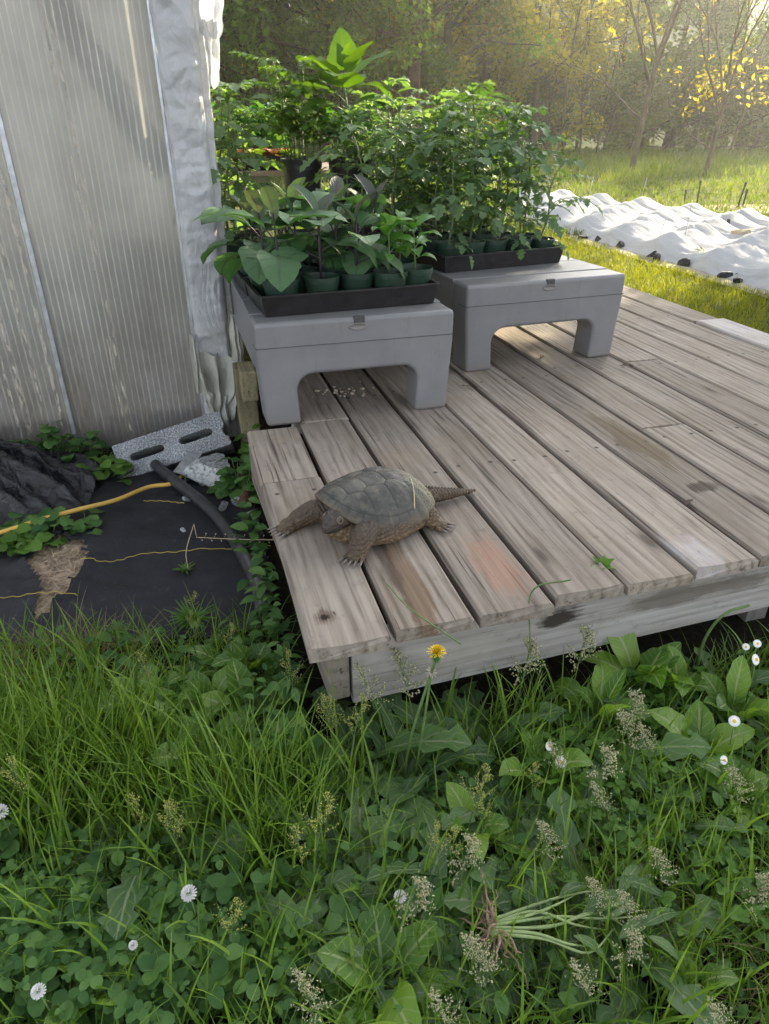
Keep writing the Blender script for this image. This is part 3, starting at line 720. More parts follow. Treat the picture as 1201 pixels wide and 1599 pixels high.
cotM = plain('yellow_cotyledon', (0.38, 0.36, 0.14), 0.5)

def pr_ovate(W, p=0.85): return lambda t: W * max(0.02, math.sin(math.pi * min(1, t) ** p)) ** 0.9 if 0 < t < 1 else 0.001
def pr_egg(W): return lambda t: 0.001 if t <= 0 or t >= 1 else W * (math.sin(math.pi * t ** 0.78) ** 0.72) * (1 + 0.05 * math.sin(t * 19))
def pr_lobed(W, k=3.2): return lambda t: 0.0008 if t <= 0 or t >= 1 else W * (math.sin(math.pi * t ** 0.75) ** 0.8) * (0.38 + 0.72 * abs(math.sin(math.pi * k * t + 0.5)))
def pr_heart(W): return lambda t: W * (0.25 if t <= 0 else 0.001 if t >= 1 else (1 - t) ** 0.72 * min(1, (t + 0.04) / 0.22) ** 0.5 * 1.25 * (1 + 0.04 * math.sin(t * 40)))
def pr_dand(W, k=4.5): return lambda t: 0.0012 if t <= 0 or t >= 1 else W * (0.22 + 0.85 * t ** 1.1) * (0.30 + 0.85 * (1 - ((t * k) % 1.0)) ** 0.8) * min(1, (1 - t) / 0.16) ** 0.7
def pr_blade(W): return lambda t: W * (0.75 + 0.5 * t) * (1 - t ** 3) + 0.0003

def part_leaf(parent, name, mat, o, az, p0, p1, L, prof, petiole=0.0, pet_mat=None, pr=0.0016, rows=9, **k):
    """one blade as its own part; the petiole goes into the same mesh"""
    mb = MB(); o = Vector(o)
    if petiole:
        pts = [o]; n = 5
        for i in range(n):
            pt = p0 + 0.35 - 0.35 * i / n; pts.append(pts[-1] + Vector((math.cos(pt) * math.cos(az), math.cos(pt) * math.sin(az), math.sin(pt))) * petiole / n)
        mb.tube(pts, [pr * 1.2] * (n + 1), 6, 1, False); o = pts[-1]
    mb.leaf(o, az, p0, p1, L, prof, rows, **k)
    return mb.build(name, [mat, pet_mat or mat], parent, True, True)

def eggplant(seed, H=0.19, n=7, big=1.0, low=True):
    rnd = random.Random(seed)
    e = empty('potted_eggplant'); pot_parts(e)
    mb = MB(); lean = (rnd.uniform(-0.012, 0.012), rnd.uniform(-0.012, 0.012)); z0 = 0.075
    pts = [Vector((lean[0] * t, lean[1] * t, z0 + H * t)) for t in (0, 0.3, 0.6, 0.85, 1.0)]
    mb.tube(pts, [0.0045, 0.0042, 0.0036, 0.003, 0.002], 8); mb.build('stem', eggS, e)
    a0 = rnd.uniform(0, 6.28)
    for i in range(n):
        f = i / (n - 1); t = 0.25 + 0.75 * f; o = Vector((lean[0] * t, lean[1] * t, z0 + H * t)); az = a0 + i * 2.4 + rnd.uniform(-0.3, 0.3)
        if f < 0.35: part_leaf(e, 'leaf', eggL, o, az, R(12), R(-75), 0.125 * big, pr_egg(0.048 * big), 0.055, eggS, fold=0.12, wav=0.012, roll=rnd.uniform(-0.3, 0.3))
        elif f < 0.8: part_leaf(e, 'leaf', eggL, o, az, R(rnd.uniform(25, 45)), R(rnd.uniform(-45, -10)), 0.135 * big * rnd.uniform(0.85, 1.1), pr_egg(0.046 * big), 0.05, eggS, fold=0.2, wav=0.014, roll=rnd.uniform(-0.4, 0.4))
        else: part_leaf(e, 'leaf', eggP, o, az, R(rnd.uniform(60, 78)), R(rnd.uniform(20, 55)), 0.085 * big, pr_egg(0.019 * big), 0.02, eggS, fold=0.5, roll=rnd.uniform(-0.3, 0.3))
    return e
def pepper(seed, H=0.11, n=9, big=1.0):
    rnd = random.Random(seed); e = empty('potted_pepper'); pot_parts(e)
    mb = MB(); z0 = 0.075; lx, ly = rnd.uniform(-0.02, 0.0), rnd.uniform(-0.01, 0.01)
    mb.tube([(lx * t, ly * t, z0 + H * t) for t in (0, 0.4, 0.8, 1)], [0.0028, 0.0026, 0.002, 0.0015], 7); mb.build('stem', pepS, e)
    for i in range(n):
        f = i / (n - 1); t = 0.35 + 0.65 * f; o = (lx * t, ly * t, z0 + H * t); az = i * 2.4 + seed
        part_leaf(e, 'leaf', pepL, o, az, R(15 + 40 * f), R(-50 + 35 * f), (0.055 + 0.03 * math.sin(f * 2.6)) * big, pr_ovate((0.014 + 0.008 * math.sin(f * 2.6)) * big), 0.022, pepS, 0.0011, fold=0.25, roll=rnd.uniform(-0.4, 0.4), wav=0.008)
    return e

def tomato_leaf(mb, o, az, p0, p1, L, rnd, sz=1.0):
    """pinnate leaf with lobed leaflets"""
    n = 8; P = [Vector(o)]
    for i in range(n):
        p = p0 + (p1 - p0) * i / n; P.append(P[-1] + Vector((math.cos(p) * math.cos(az), math.cos(p) * math.sin(az), math.sin(p))) * L / n)
    mb.tube(P, [0.0017 - 0.0011 * i / n for i in range(n + 1)], 5, 1, False)
    droop = rnd.uniform(-0.5, -0.1)
    for q, fr in enumerate((0.30, 0.52, 0.68, 0.86)):
        i = int(fr * n); p = p0 + (p1 - p0) * fr; Lq = (0.036, 0.050, 0.028, 0.046)[q] * sz
        for sd_ in (-1, 1):
            oo = P[i] + Vector((-math.sin(az) * sd_, math.cos(az) * sd_, 0)) * 0.008
            mb.leaf(oo, az + sd_ * rnd.uniform(0.8, 1.2), p * 0.5 + rnd.uniform(-0.1, 0.3), p * 0.5 + droop - rnd.uniform(0.2, 0.7), Lq * rnd.uniform(0.8, 1.2), pr_lobed(0.0145 * sz * (0.7 + 0.3 * q / 2)), 10, 0.25, rnd.uniform(-0.4, 0.4), wav=0.02)
    mb.leaf(P[-1], az, p1, p1 + droop, 0.062 * sz, pr_lobed(0.022 * sz), 11, 0.25, rnd.uniform(-0.4, 0.4), wav=0.02)
def tomato(seed, H=0.46, n=13, pot=True):
    rnd = random.Random(seed); e = empty('potted_tomato'); pot_parts(e)
    z0 = 0.075; lx, ly = rnd.uniform(-0.05, 0.05), rnd.uniform(-0.05, 0.05)
    P = [Vector((lx * t * t + 0.008 * math.sin(t * 9 + seed), ly * t * t + 0.008 * math.cos(t * 8 + seed), z0 + H * t)) for t in np.linspace(0, 1, 9)]
    mb = MB(); mb.tube(P, [0.0046 - 0.0028 * i / 8 for i in range(9)], 7); mb.build('stem', tomS, e)
    fb = MB(); a0 = rnd.uniform(0, 6.28)
    for i in range(n):
        f = i / (n - 1); t = 0.12 + 0.88 * f; k = min(8, int(t * 8)); az = a0 + i * 2.4 + rnd.uniform(-0.4, 0.4)
        L = (0.13 + 0.05 * math.sin(f * 3.0)) * rnd.uniform(0.85, 1.15) * (0.75 if f > 0.85 else 1)
        tomato_leaf(fb, P[k], az, R(rnd.uniform(15, 40) + 25 * f), R(rnd.uniform(-65, -30) + 40 * f), L, rnd, 0.8 if f < 0.2 else 1.05)
    for q in range(6):                                                      # growing tip
        fb.leaf(P[-1], q * 1.05 + seed, R(75), R(20), 0.045, pr_lobed(0.009), 6, 0.3)
    fb.build('foliage', [tomL, tomS], e, True, True)
    return e

def tray_frame(loc, rz):
    c, s = math.cos(rz), math.sin(rz)
    return lambda x, y, z=0.0: Vector((loc[0] + c * x - s * y, loc[1] + s * x + c * y, loc[2] + z))
ZR = DZ + 0.3115
a = on_z(409, 498, ZR); b = on_z(690, 474, ZR); rz1 = math.atan2(b.y - a.y, b.x - a.x)
t1 = tray_frame(a, rz1); make_tray(a, rz1, 'black tray of eggplant and pepper pots at the front of the nearer rack')
p2 = t1(0.0, 0.295); make_tray(p2, rz1, 'black tray behind the front eggplant tray on the nearer rack'); t2 = tray_frame(p2, rz1)
a = on_z(693, 428, ZR); b = on_z(882, 410, ZR); rz2 = math.atan2(b.y - a.y, b.x - a.x)
tA = tray_frame(a, rz2); make_tray(a, rz2, 'black tray of tomato pots at the front of the farther rack')
pB = tA(-0.02, 0.295); make_tray(pB, rz2, 'black tray of tomatoes behind the front tomato tray'); tB = tray_frame(pB, rz2)
pC = tA(-0.06, 0.59); make_tray(pC, rz2, 'black tray of tomatoes at the back of the farther rack'); tC = tray_frame(pC, rz2)
p3 = t1(0.17, 0.60); make_tray(p3, rz1, 'black tray of tomatoes at the back of the nearer rack'); t3 = tray_frame(p3, rz1)

def put(o, p, rz, label, cat, group):
    o.location = p; o.rotation_euler = (0, 0, rz); tag(o, label, cat, group); return o
G1 = 'eggplants in pots on the nearer rack'
e1 = put(eggplant(3, 0.17, 7, 1.25), t1(0.075, 0.065, 0.004), 0.4, 'leftmost front eggplant with a big drooping leaf by the film corner', 'eggplant', G1)
e2 = put(eggplant(11, 0.165, 7, 1.22), t1(0.195, 0.062, 0.004), 1.9, 'second eggplant from the left in the front row of the tray', 'eggplant', G1)
p = put(pepper(2, 0.125), t1(0.41, 0.062, 0.004), 0.3, 'light green pepper seedling in the front row, left of its twin', 'pepper plant', 'pepper seedlings in green pots')
p = put(pepper(5, 0.115), t1(0.505, 0.09, 0.004), 1.3, 'light green pepper seedling at the right end of the front tray', 'pepper plant', 'pepper seedlings in green pots')
e = put(eggplant(29, 0.15, 6, 1.0), t1(0.31, 0.085, 0.004), 0.9, 'smaller eggplant in a dark pot left of the pepper seedlings', 'eggplant', G1)
protoE = [e1, e2, eggplant(17, 0.19, 8, 1.25), eggplant(23, 0.19, 8, 1.2)]
spots = [(t1, 0.06, 0.2), (t1, 0.17, 0.215), (t1, 0.285, 0.21), (t1, 0.39, 0.2), (t2, 0.06, 0.09), (t2, 0.18, 0.08), (t2, 0.30, 0.09), (t2, 0.42, 0.08), (t2, 0.08, 0.2), (t2, 0.18, 0.2)]
used = {2: False, 3: False}
for i, (tf, x, y) in enumerate(spots):
    j = 2 + i % 2 if i % 3 else i % 4
    if j in used and not used[j]: o = protoE[j]; used[j] = True
    else: o = copy_tree(protoE[j])
    row = 'back row of the front tray' if tf is t1 else 'second tray on the nearer rack'
    k = i if tf is t1 else i - 4
    o.scale = (1, 1, 0.82) if tf is t2 else (1, 1, 0.95); put(o, tf(x, y, 0.004), i * 1.7 + 0.3, f'{ordn(k)} eggplant from the left in the {row}', 'eggplant', G1)
p = copy_tree(p); put(p, t1(0.50, 0.215, 0.004), 2.6, 'light green pepper seedling at the back right corner of the front tray', 'pepper plant', 'pepper seedlings in green pots')

GT = 'tall tomato seedlings in pots on the racks'
protoT = [tomato(s_, H, n) for s_, H, n in ((1, 0.40, 14), (2, 0.44, 16), (3, 0.43, 15), (4, 0.46, 16), (5, 0.38, 14), (6, 0.42, 15), (7, 0.30, 11))]
usedT = set()
def put_t(j, p, rz, label, sc=1.0):
    if j not in usedT: usedT.add(j); o = protoT[j]
    else: o = copy_tree(protoT[j])
    put(o, p, rz, label, 'tomato plant', GT); o.scale = (1, 1, sc) if False else (sc, sc, sc); return o
i = 0
for tf, nm, xs, rows in ((tA, 'front tray of the farther rack', (0.06, 0.165, 0.27, 0.375, 0.48), (0.075, 0.19)), (tB, 'middle tray of the farther rack', (0.06, 0.165, 0.27, 0.375, 0.48), (0.08, 0.2)),
                         (tC, 'back tray of the farther rack', (0.08, 0.23, 0.38, 0.5), (0.08, 0.2)), (t3, 'back tray of the nearer rack', (0.36, 0.48), (0.08, 0.2))):
    for r, y in enumerate(rows):
        for k, x in enumerate(xs):
            j = i % 6; sc = random.uniform(0.95, 1.10)
            if tf is tA and r == 0: j = (4, 0, 5, 0, 6)[k]; sc = 1.0
            if tf is tA and k == 4: sc *= 0.9
            if tf is t3: sc *= 1.0
            row = 'front row' if r == 0 else 'rear row'
            put_t(j, tf(x + random.uniform(-0.008, 0.008), y + random.uniform(-0.01, 0.01), 0.004), i * 2.1, f'{ordn(k)} tomato from the left in the {row}, {nm}', sc); i += 1
rf = tray_frame(rack1.location, rack1.rotation_euler.z)
for k, (x, y) in enumerate(((0.03, 0.90), (0.10, 0.99), (0.02, 1.06), (0.13, 1.10), (0.07, 1.17))):
    put_t(k + 1, rf(x, y, 0.3115), k * 1.3, f'{ordn(k)} tomato in the clump between film corner and black pots', 1.08)

# ---- black crate with two black pots
cr = empty('black_crate', rf(0.26, 0.93, 0.3115), rack1.rotation_euler.z); tag(cr, 'black plastic crate under the two tall black pots', 'crate')
def crate(m):
    L, D, H = 0.42, 0.27, 0.20
    for y in (0.004, D - 0.004):
        for z in (0.01, 0.06, 0.11, 0.185): m.box((L / 2, y, z), (L, 0.008, 0.022 if z != 0.185 else 0.03))
        for x in (0.006, L / 3, 2 * L / 3, L - 0.006): m.box((x, y + 0.0015, 0.10), (0.012, 0.007, 0.2))
    for x in (0.0, L):
        for z in (0.012, 0.062, 0.112, 0.186): m.box((x, D / 2, z), (0.008, D - 0.02, 0.02))
    for i in range(7): m.box((0.03 + i * 0.06, D / 2, 0.203), (0.045, D, 0.006))
grp(cr, 'crate_body', crate, trayM)
def multi_pot(label, loc, seed, kind):
    rnd = random.Random(seed); e = empty('potted_seedlings', loc); tag(e, label, 'seedling pot', 'tall black pots on the crate')
    r, h = 0.084, 0.155; mb = MB()
    mb.lathe((0, 0, 0), [(0, 0), (r * 0.80, 0), (r * 0.82, 0.004), (r * 0.93, h - 0.035), (r * 0.965, h - 0.034), (r * 0.965, h - 0.024), (r * 0.975, h - 0.023), (r * 0.98, h - 0.01), (r, h - 0.006), (r, h), (r * 0.95, h), (r * 0.92, h - 0.02)], 36)
    p = mb.build('pot', potB, e); p.data.set_sharp_from_angle(angle=R(30))
    m2 = MB(); m2.lathe((0, 0, 0), [(0, h - 0.015), (r * 0.5, h - 0.012), (r * 0.93, h - 0.018)], 20); m2.build('potting_soil', mix_soil, p)
    st = MB(); fb = MB()
    for i in range(26):
        a = rnd.uniform(0, 6.28); q = r * 0.85 * math.sqrt(rnd.random()); x, y = q * math.cos(a), q * math.sin(a); H = rnd.uniform(0.10, 0.20)
        P = [Vector((x * (1 + 0.5 * t), y * (1 + 0.5 * t), h - 0.02 + H * t)) for t in (0, 0.5, 1)]
        st.tube(P, [0.0017, 0.0015, 0.0011], 5)
        for k in range(5):
            fb.leaf(P[-1] - Vector((0, 0, 0.012 * k)), a + k * 2.4, R(rnd.uniform(10, 50)), R(rnd.uniform(-60, -10)), rnd.uniform(0.04, 0.075), pr_ovate(rnd.uniform(0.012, 0.02)), 6, 0.25, rnd.uniform(-0.4, 0.4))
    if kind == 0:
        for i in range(6):
            a = i * 1.05; q = 0.05; H = rnd.uniform(0.26, 0.36)
            P = [Vector((q * math.cos(a) * (1 + 0.8 * t) - 0.03 * t, q * math.sin(a) * (1 + 0.8 * t), h - 0.02 + H * t)) for t in (0, 0.4, 0.75, 1)]
            st.tube(P, [0.003, 0.0028, 0.0022, 0.0014], 6)
            for k in range(9):
                tt = 0.35 + 0.65 * k / 8; o = P[0].lerp(P[-1], tt)
                tomato_leaf(fb, o, a + k * 2.4, R(rnd.uniform(15, 45)), R(rnd.uniform(-30, 10)), 0.085, rnd, 0.85)
        st.build('stems', pepS, e); fb.build('foliage', [sunL, pepS], e, True, True)
    else:
        P = [Vector((0.0, 0.0, h - 0.02)), Vector((-0.012, 0, 0.25)), Vector((-0.004, 0, 0.34)), Vector((-0.014, 0.0, 0.41))]
        st.tube(P, [0.0055, 0.005, 0.0042, 0.003], 8)
        st.build('stems', pepS, e); fb.build('foliage', [pepL, pepS], e, True, True)
        for (az, z, p0, p1, L, Wd) in ((2.9, 0.39, 25, -40, 0.16, 0.062), (0.15, 0.43, 45, 5, 0.16, 0.052), (0.4, 0.41, 25, -75, 0.15, 0.05), (1.75, 0.45, 70, 45, 0.13, 0.045), (3.3, 0.42, 50, -5, 0.13, 0.045), (4.6, 0.40, 35, -20, 0.15, 0.06), (1.4, 0.41, 35, -20, 0.15, 0.05), (3.8, 0.35, 15, -45, 0.13, 0.045), (5.9, 0.36, 20, -40, 0.11, 0.04), (-0.5, 0.445, 60, 20, 0.11, 0.035), (5.2, 0.46, 75, 40, 0.07, 0.02), (2.2, 0.46, 75, 45, 0.07, 0.02)):
            part_leaf(e, 'broad_leaf', sunL, (-0.008, 0, z * 0.885), az, R(p0), R(p1), L * 1.32, pr_heart(Wd * 1.35), 0.055, pepS, 0.0022, 10, fold=0.14, wav=0.012, roll=rnd.uniform(-0.35, 0.35))
    return e
multi_pot('left black pot crowded with thin stemmed seedlings', rf(0.36, 1.10, 0.3115 + 0.206), 4, 0)
multi_pot('right black pot with one tall broad leaved plant', rf(0.545, 1.06, 0.3115 + 0.206), 9, 1)

# ---- potting bench behind with lettuce and peppers
bo = Vector((-0.90, 3.55, DZ)); be = empty('potting_bench', bo, math.atan2(W.y, W.x)); tag(be, 'dark wooden bench of small seedlings behind the racks', 'bench')
bm_ = wood_mat('bench_wood', light=(0.24, 0.20, 0.17), dark=(0.11, 0.09, 0.08))
for i in range(6):
    o = grp(be, 'slat', lambda m: m.box((0, 0, 0), (0.10, 0.95, 0.022)), bm_, bev=0.003); o.rotation_euler = (0, 0, R(90)); o.location = (0.475, 0.06 + i * 0.115, 0.585)
for x in (0.05, 0.90):
    for y in (0.05, 0.6): grp(be, 'leg', lambda m: m.box((x, y, 0.287), (0.05, 0.05, 0.574)), bm_)
bf = tray_frame(bo, be.rotation_euler.z)
letR = leaf_mat('red_lettuce_leaf', [(0.10, 0.025, 0.02), (0.14, 0.05, 0.03), (0.12, 0.10, 0.03)], 0.3, 0.5)
letG = leaf_mat('green_lettuce_leaf', [(0.10, 0.17, 0.02), (0.14, 0.22, 0.03), (0.18, 0.26, 0.04)], 0.35, 0.5)
def lettuce(mat, seed):
    rnd = random.Random(seed); mb = MB()
    for i in range(16):
        f = i / 15; mb.leaf((0, 0, 0.01), i * 2.4, R(25 + 50 * f), R(-25 + 60 * f), 0.085 - 0.03 * f, lambda t: 0.001 + 0.028 * t ** 0.8 * (1 - t ** 7) * (1 + 0.2 * math.sin(t * 30)), 8, 0.3, rnd.uniform(-0.3, 0.3), wav=0.05)
    return mb.mesh('lettuce', mat, True, True)
make_tray(bf(0.02, 0.02, 0.597), be.rotation_euler.z, 'black tray of red and green lettuce on the dark bench')
lm = [lettuce(letR, 1), lettuce(letR, 2), lettuce(letG, 3)]
k = 0
for r in range(3):
    for c in range(6):
        o = link('lettuce', lm[2] if r == 0 and c % 2 else lm[k % 2]); o.location = bf(0.07 + c * 0.083, 0.075 + r * 0.075, 0.630); o.rotation_euler = (0, 0, k * 1.1)
        tag(o, f'{ordn(c)} {"green" if o.data is lm[2] else "red"} lettuce from the left in row {["one","two","three"][r]} of its bench tray', 'lettuce', 'lettuce seedlings on the bench'); k += 1
make_tray(bf(0.02, 0.34, 0.597), be.rotation_euler.z, 'black tray of bushy pepper seedlings at the back of the bench')
pm = []
for s_ in (31, 32, 33):
    rnd = random.Random(s_); mb = MB(); mb.tube([(0, 0, 0), (0.005, 0, 0.12), (0, 0, 0.20)], [0.003, 0.0025, 0.002], 6, 1)
    for i in range(26):
        z = 0.05 + 0.16 * i / 25; mb.leaf((0, 0, z), i * 2.4, R(45), R(-40), rnd.uniform(0.05, 0.075), pr_ovate(0.018), 6, 0.25, rnd.uniform(-0.4, 0.4))
    pm.append(mb.mesh('pepper_bush', [pepL, pepS], True, True))
k = 0
for r in range(3):
    for c in range(6):
        o = link('pepper_seedling', pm[k % 3]); o.location = bf(0.07 + c * 0.083, 0.39 + r * 0.075, 0.61); o.rotation_euler = (0, 0, k * 1.3); o.scale = (1.15, 1.15, random.uniform(1.0, 1.25))
        tag(o, f'{ordn(c)} bushy pepper seedling from the left, row {["one","two","three"][r]} at the back of the bench', 'pepper plant', 'pepper seedlings on the bench'); k += 1

# ================================================================== SNAPPING TURTLE
TC = Vector((-0.0216, 1.369, DZ)); TA = math.atan2(-0.58, -0.81)
def make_turtle():
    mb = MB()
    mb.ball((0.0, 0.0, 0.040), 1.0, 28, 18, 0, (0.112, 0.094, 0.034))
    def limb(pts, rad, sq=1.0): mb.tube(smooth_path(pts, 5), np.interp(np.linspace(0, 1, (len(pts) - 1) * 5 + 1), np.linspace(0, 1, len(pts)), rad).tolist(), 14, 0, True, sq); [mb.ball(p, r, 14, 10) for p, r in zip(pts, rad)]
    limb([(0.045, 0.005, 0.050), (0.085, 0.018, 0.056), (0.105, 0.025, 0.060)], [0.040, 0.038, 0.030])
    # skull: broad behind the eyes, beak in front
    limb([(0.092, 0.024, 0.066), (0.120, 0.034, 0.068), (0.141, 0.042, 0.066), (0.155, 0.048, 0.060)], [0.030, 0.0285, 0.0215, 0.0120])
    limb([(0.092, 0.025, 0.046), (0.120, 0.035, 0.045), (0.144, 0.044, 0.047)], [0.029, 0.0245, 0.012])
    fw0 = Vector((0.94, 0.36, 0)).normalized(); sd0 = Vector((-fw0.y, fw0.x, 0)); cc = Vector((0.098, 0.026, 0.050))
    for w in np.linspace(0, 2 * math.pi, 26): mb.ball(cc + sd0 * (0.039 * math.cos(w)) + Vector((0, 0, 0.036 * math.sin(w))) - fw0 * 0.004 * math.sin(w), 0.0062, 8, 6)
    # throat skin folds
    limb([(0.075, -0.03, 0.030), (0.108, 0.02, 0.024), (0.09, 0.062, 0.034)], [0.022, 0.021, 0.022])
    # forelegs
    limb([(0.062, 0.066, 0.046), (0.094, 0.090, 0.042), (0.108, 0.098, 0.028), (0.118, 0.100, 0.013)], [0.030, 0.027, 0.022, 0.016])
    limb([(0.116, 0.100, 0.012), (0.128, 0.104, 0.008)], [0.0195, 0.013], 0.6)
    limb([(0.070, -0.048, 0.040), (0.118, -0.076, 0.031), (0.150, -0.084, 0.020), (0.174, -0.083, 0.011)], [0.030, 0.026, 0.022, 0.016])
    limb([(0.178, -0.083, 0.012), (0.195, -0.080, 0.008)], [0.019, 0.012], 0.6)
    # hind legs
    for s_ in (1, -1):
        limb([(-0.06, 0.055 * s_, 0.030), (-0.088, 0.080 * s_, 0.026), (-0.098, 0.094 * s_, 0.012)], [0.030, 0.024, 0.017])
        limb([(-0.098, 0.094 * s_, 0.009), (-0.106, 0.112 * s_, 0.007)], [0.017, 0.011], 0.6)
    # flank skin bulging under the shell
    limb([(0.07, 0.075, 0.035), (0.02, 0.090, 0.030), (-0.05, 0.080, 0.030)], [0.030, 0.026, 0.026])
    limb([(-0.09, 0.004, 0.034), (-0.135, 0.010, 0.030), (-0.19, 0.018, 0.022), (-0.24, 0.026, 0.016), (-0.275, 0.031, 0.012)], [0.034, 0.022, 0.015, 0.009, 0.004])
    tmp = mb.build('turtle_tmp', [], None)
    m = tmp.modifiers.new('r', 'REMESH'); m.mode = 'VOXEL'; m.voxel_size = 0.0026
    m2 = tmp.modifiers.new('s', 'SMOOTH'); m2.factor = 0.5; m2.iterations = 6
    dg = bpy.context.evaluated_depsgraph_get(); me = bpy.data.meshes.new_from_object(tmp.evaluated_get(dg))
    bpy.data.objects.remove(tmp)
    n = len(me.vertices); co = np.empty(n * 3, np.float32); me.vertices.foreach_get('co', co); co = co.reshape(-1, 3).copy()
    no = np.empty(n * 3, np.float32); me.vertices.foreach_get('normal', no); no = no.reshape(-1, 3)
    for i in range(n):                                            # wrinkled, scaly skin
        x, y, z = co[i]; leg = min(1, max(0, (abs(y) - 0.05) / 0.03)) * (1 if x > -0.2 else 0); neck = 1 if (0.085 < x < 0.118 and abs(y) < 0.06) else 0
        d = 0.0012 * nz((x, y, z), 90) + 0.0008 * nz((x, y, z), 210)
        d += leg * 0.0016 * math.sin((z * 1.0 + x * 0.35) * 620 + 3 * nz((x, y, z), 40))
        d += neck * 0.0013 * math.sin(x * 900 + 4 * nz((x, y, z), 40))
        if x < -0.13: d += 0.0012 * math.sin(x * 700)
        co[i] += no[i] * d
        if co[i][2] < 0.001: co[i][2] = 0.001
    me.vertices.foreach_set('co', co.ravel())
    base = MB(); base.addarr(co, None, None)
    polys = [tuple(p.vertices) for p in me.polygons]; bpy.data.meshes.remove(me)
    mb = MB(); mb.add(co, polys, 0)
    def claw(p, d, L=0.021, r=0.0032):
        p = Vector(p); d = Vector(d).normalized(); P = [p + d * (L * t) + Vector((0, 0, -0.006 * t * t + 0.004 * t)) for t in (0, 0.35, 0.7, 1)]
        mb.tube(P, [r, r * 0.9, r * 0.6, r * 0.15], 8, 1)
    def toes(c, d, n, spread, r=0.0055, w=0.0075):
        d = Vector(d).normalized(); s_ = Vector((-d.y, d.x, 0))
        for i in range(n):
            k = i - (n - 1) / 2; dd = (d + s_ * spread * k).normalized(); b = Vector(c) + s_ * (w * k) - d * abs(k) * 0.002
            mb.tube([b - dd * 0.004, b + dd * 0.007, b + dd * 0.014 + Vector((0, 0, -0.001))], [r, r * 1.05, r * 0.7], 10, 0); mb.ball(b + dd * 0.013, r * 0.72, 8, 6, 0)
            claw(b + dd * 0.015, dd)
    toes((0.124, 0.104, 0.0070), (0.86, 0.5, 0), 5, 0.16); toes((0.190, -0.081, 0.0075), (1, 0.05, 0), 5, 0.16)
    toes((-0.103, 0.108, 0.0070), (-0.45, 0.9, 0), 4, 0.2); toes((-0.103, -0.108, 0.0070), (-0.45, -0.9, 0), 4, 0.2)
    # eyes with a raised lid ring, nostrils
    fw = Vector((0.94, 0.36, 0)).normalized(); sdv = Vector((-fw.y, fw.x, 0))
    for s_ in (1, -1):
        c = Vector((0.1370, 0.0405, 0.0765)) + sdv * (0.0195 * s_)
        nrm = (sdv * s_ * 0.85 + fw * 0.35 + Vector((0, 0, 0.42))).normalized()
        mb.ball(c, 0.0052, 14, 10, 2); mb.ball(c + nrm * 0.0030, 0.0033, 10, 8, 3)
        a = nrm.cross(Vector((0, 0, 1))).normalized(); b = nrm.cross(a)
        mb.tube([c + nrm * 0.0012 + (a * math.cos(w) + b * math.sin(w)) * 0.0066 for w in np.linspace(0, 2 * math.pi, 15)], 0.0019, 6, 4, False)
        mb.ball(Vector((0.1640, 0.0510, 0.0650)) + sdv * 0.0028 * s_, 0.0012, 6, 5, 3)
        # mouth line along the jaw
        P = [Vector((0.1650, 0.0515, 0.0550)) + sdv * 0.002 * s_, Vector((0.157, 0.0485, 0.0540)) + sdv * 0.0110 * s_, Vector((0.142, 0.0430, 0.0555)) + sdv * 0.0205 * s_, Vector((0.122, 0.0360, 0.0590)) + sdv * 0.0275 * s_]
        mb.tube(smooth_path(P, 5), 0.0011, 6, 3, True)
    # saw-tooth crest along the tail
    for i in range(13):
        t = i / 12; x = -0.137 - 0.105 * t; y = 0.010 + 0.017 * t; zt = np.interp(x, [-0.275, -0.24, -0.19, -0.135], [0.015, 0.024, 0.036, 0.051]); r = 0.0052 * (1 - 0.7 * t)
        mb.tube([(x + 0.002, y, zt - 0.004), (x - 0.002, y, zt + r * 0.9), (x - 0.004, y, zt + r * 1.25)], [r, r * 0.55, r * 0.08], 7, 0)
    # skin
    t = NT('turtle_skin'); c = t.coord(); s = t.n('SeparateXYZ', {0: c})
    v = t.n('TexVoronoi', {'Vector': c, 'Scale': 130.0}); n1 = t.noise(c, 30, 5, 0.6); n2 = t.noise(c, 100, 4, 0.65)
    col = t.ramp(t.math('ADD', t.math('MULTIPLY', n1, 0.6), t.math('MULTIPLY', n2, 0.4)), [(0.32, (0.050, 0.034, 0.024)), (0.52, (0.105, 0.070, 0.046)), (0.72, (0.18, 0.12, 0.075))])
    dark = t.n('MapRange', {0: s.outputs[2], 1: 0.052, 2: 0.060, 3: 0.0, 4: 0.80}).outputs[0]
    hd = t.n('MapRange', {0: s.outputs[0], 1: 0.11, 2: 0.135, 3: 0.25, 4: 1.0}).outputs[0]
    col = t.mix(t.math('MULTIPLY', dark, hd), col, t.ramp(n2, [(0.35, (0.030, 0.026, 0.024)), (0.65, (0.085, 0.072, 0.060))]))
    und = t.math('MULTIPLY', t.n('MapRange', {0: s.outputs[2], 1: 0.02, 2: 0.045, 3: 0.75, 4: 0.0}).outputs[0], t.n('MapRange', {0: t.math('ABSOLUTE', s.outputs[0]), 1: 0.09, 2: 0.12, 3: 1.0, 4: 0.25}).outputs[0])
    col = t.mix(und, col, t.ramp(n2, [(0.3, (0.20, 0.125, 0.065)), (0.7, (0.34, 0.225, 0.12))]))
    edge = t.ramp(v.outputs['Distance'], [(0.0, 0.0), (0.6, 1.0)])
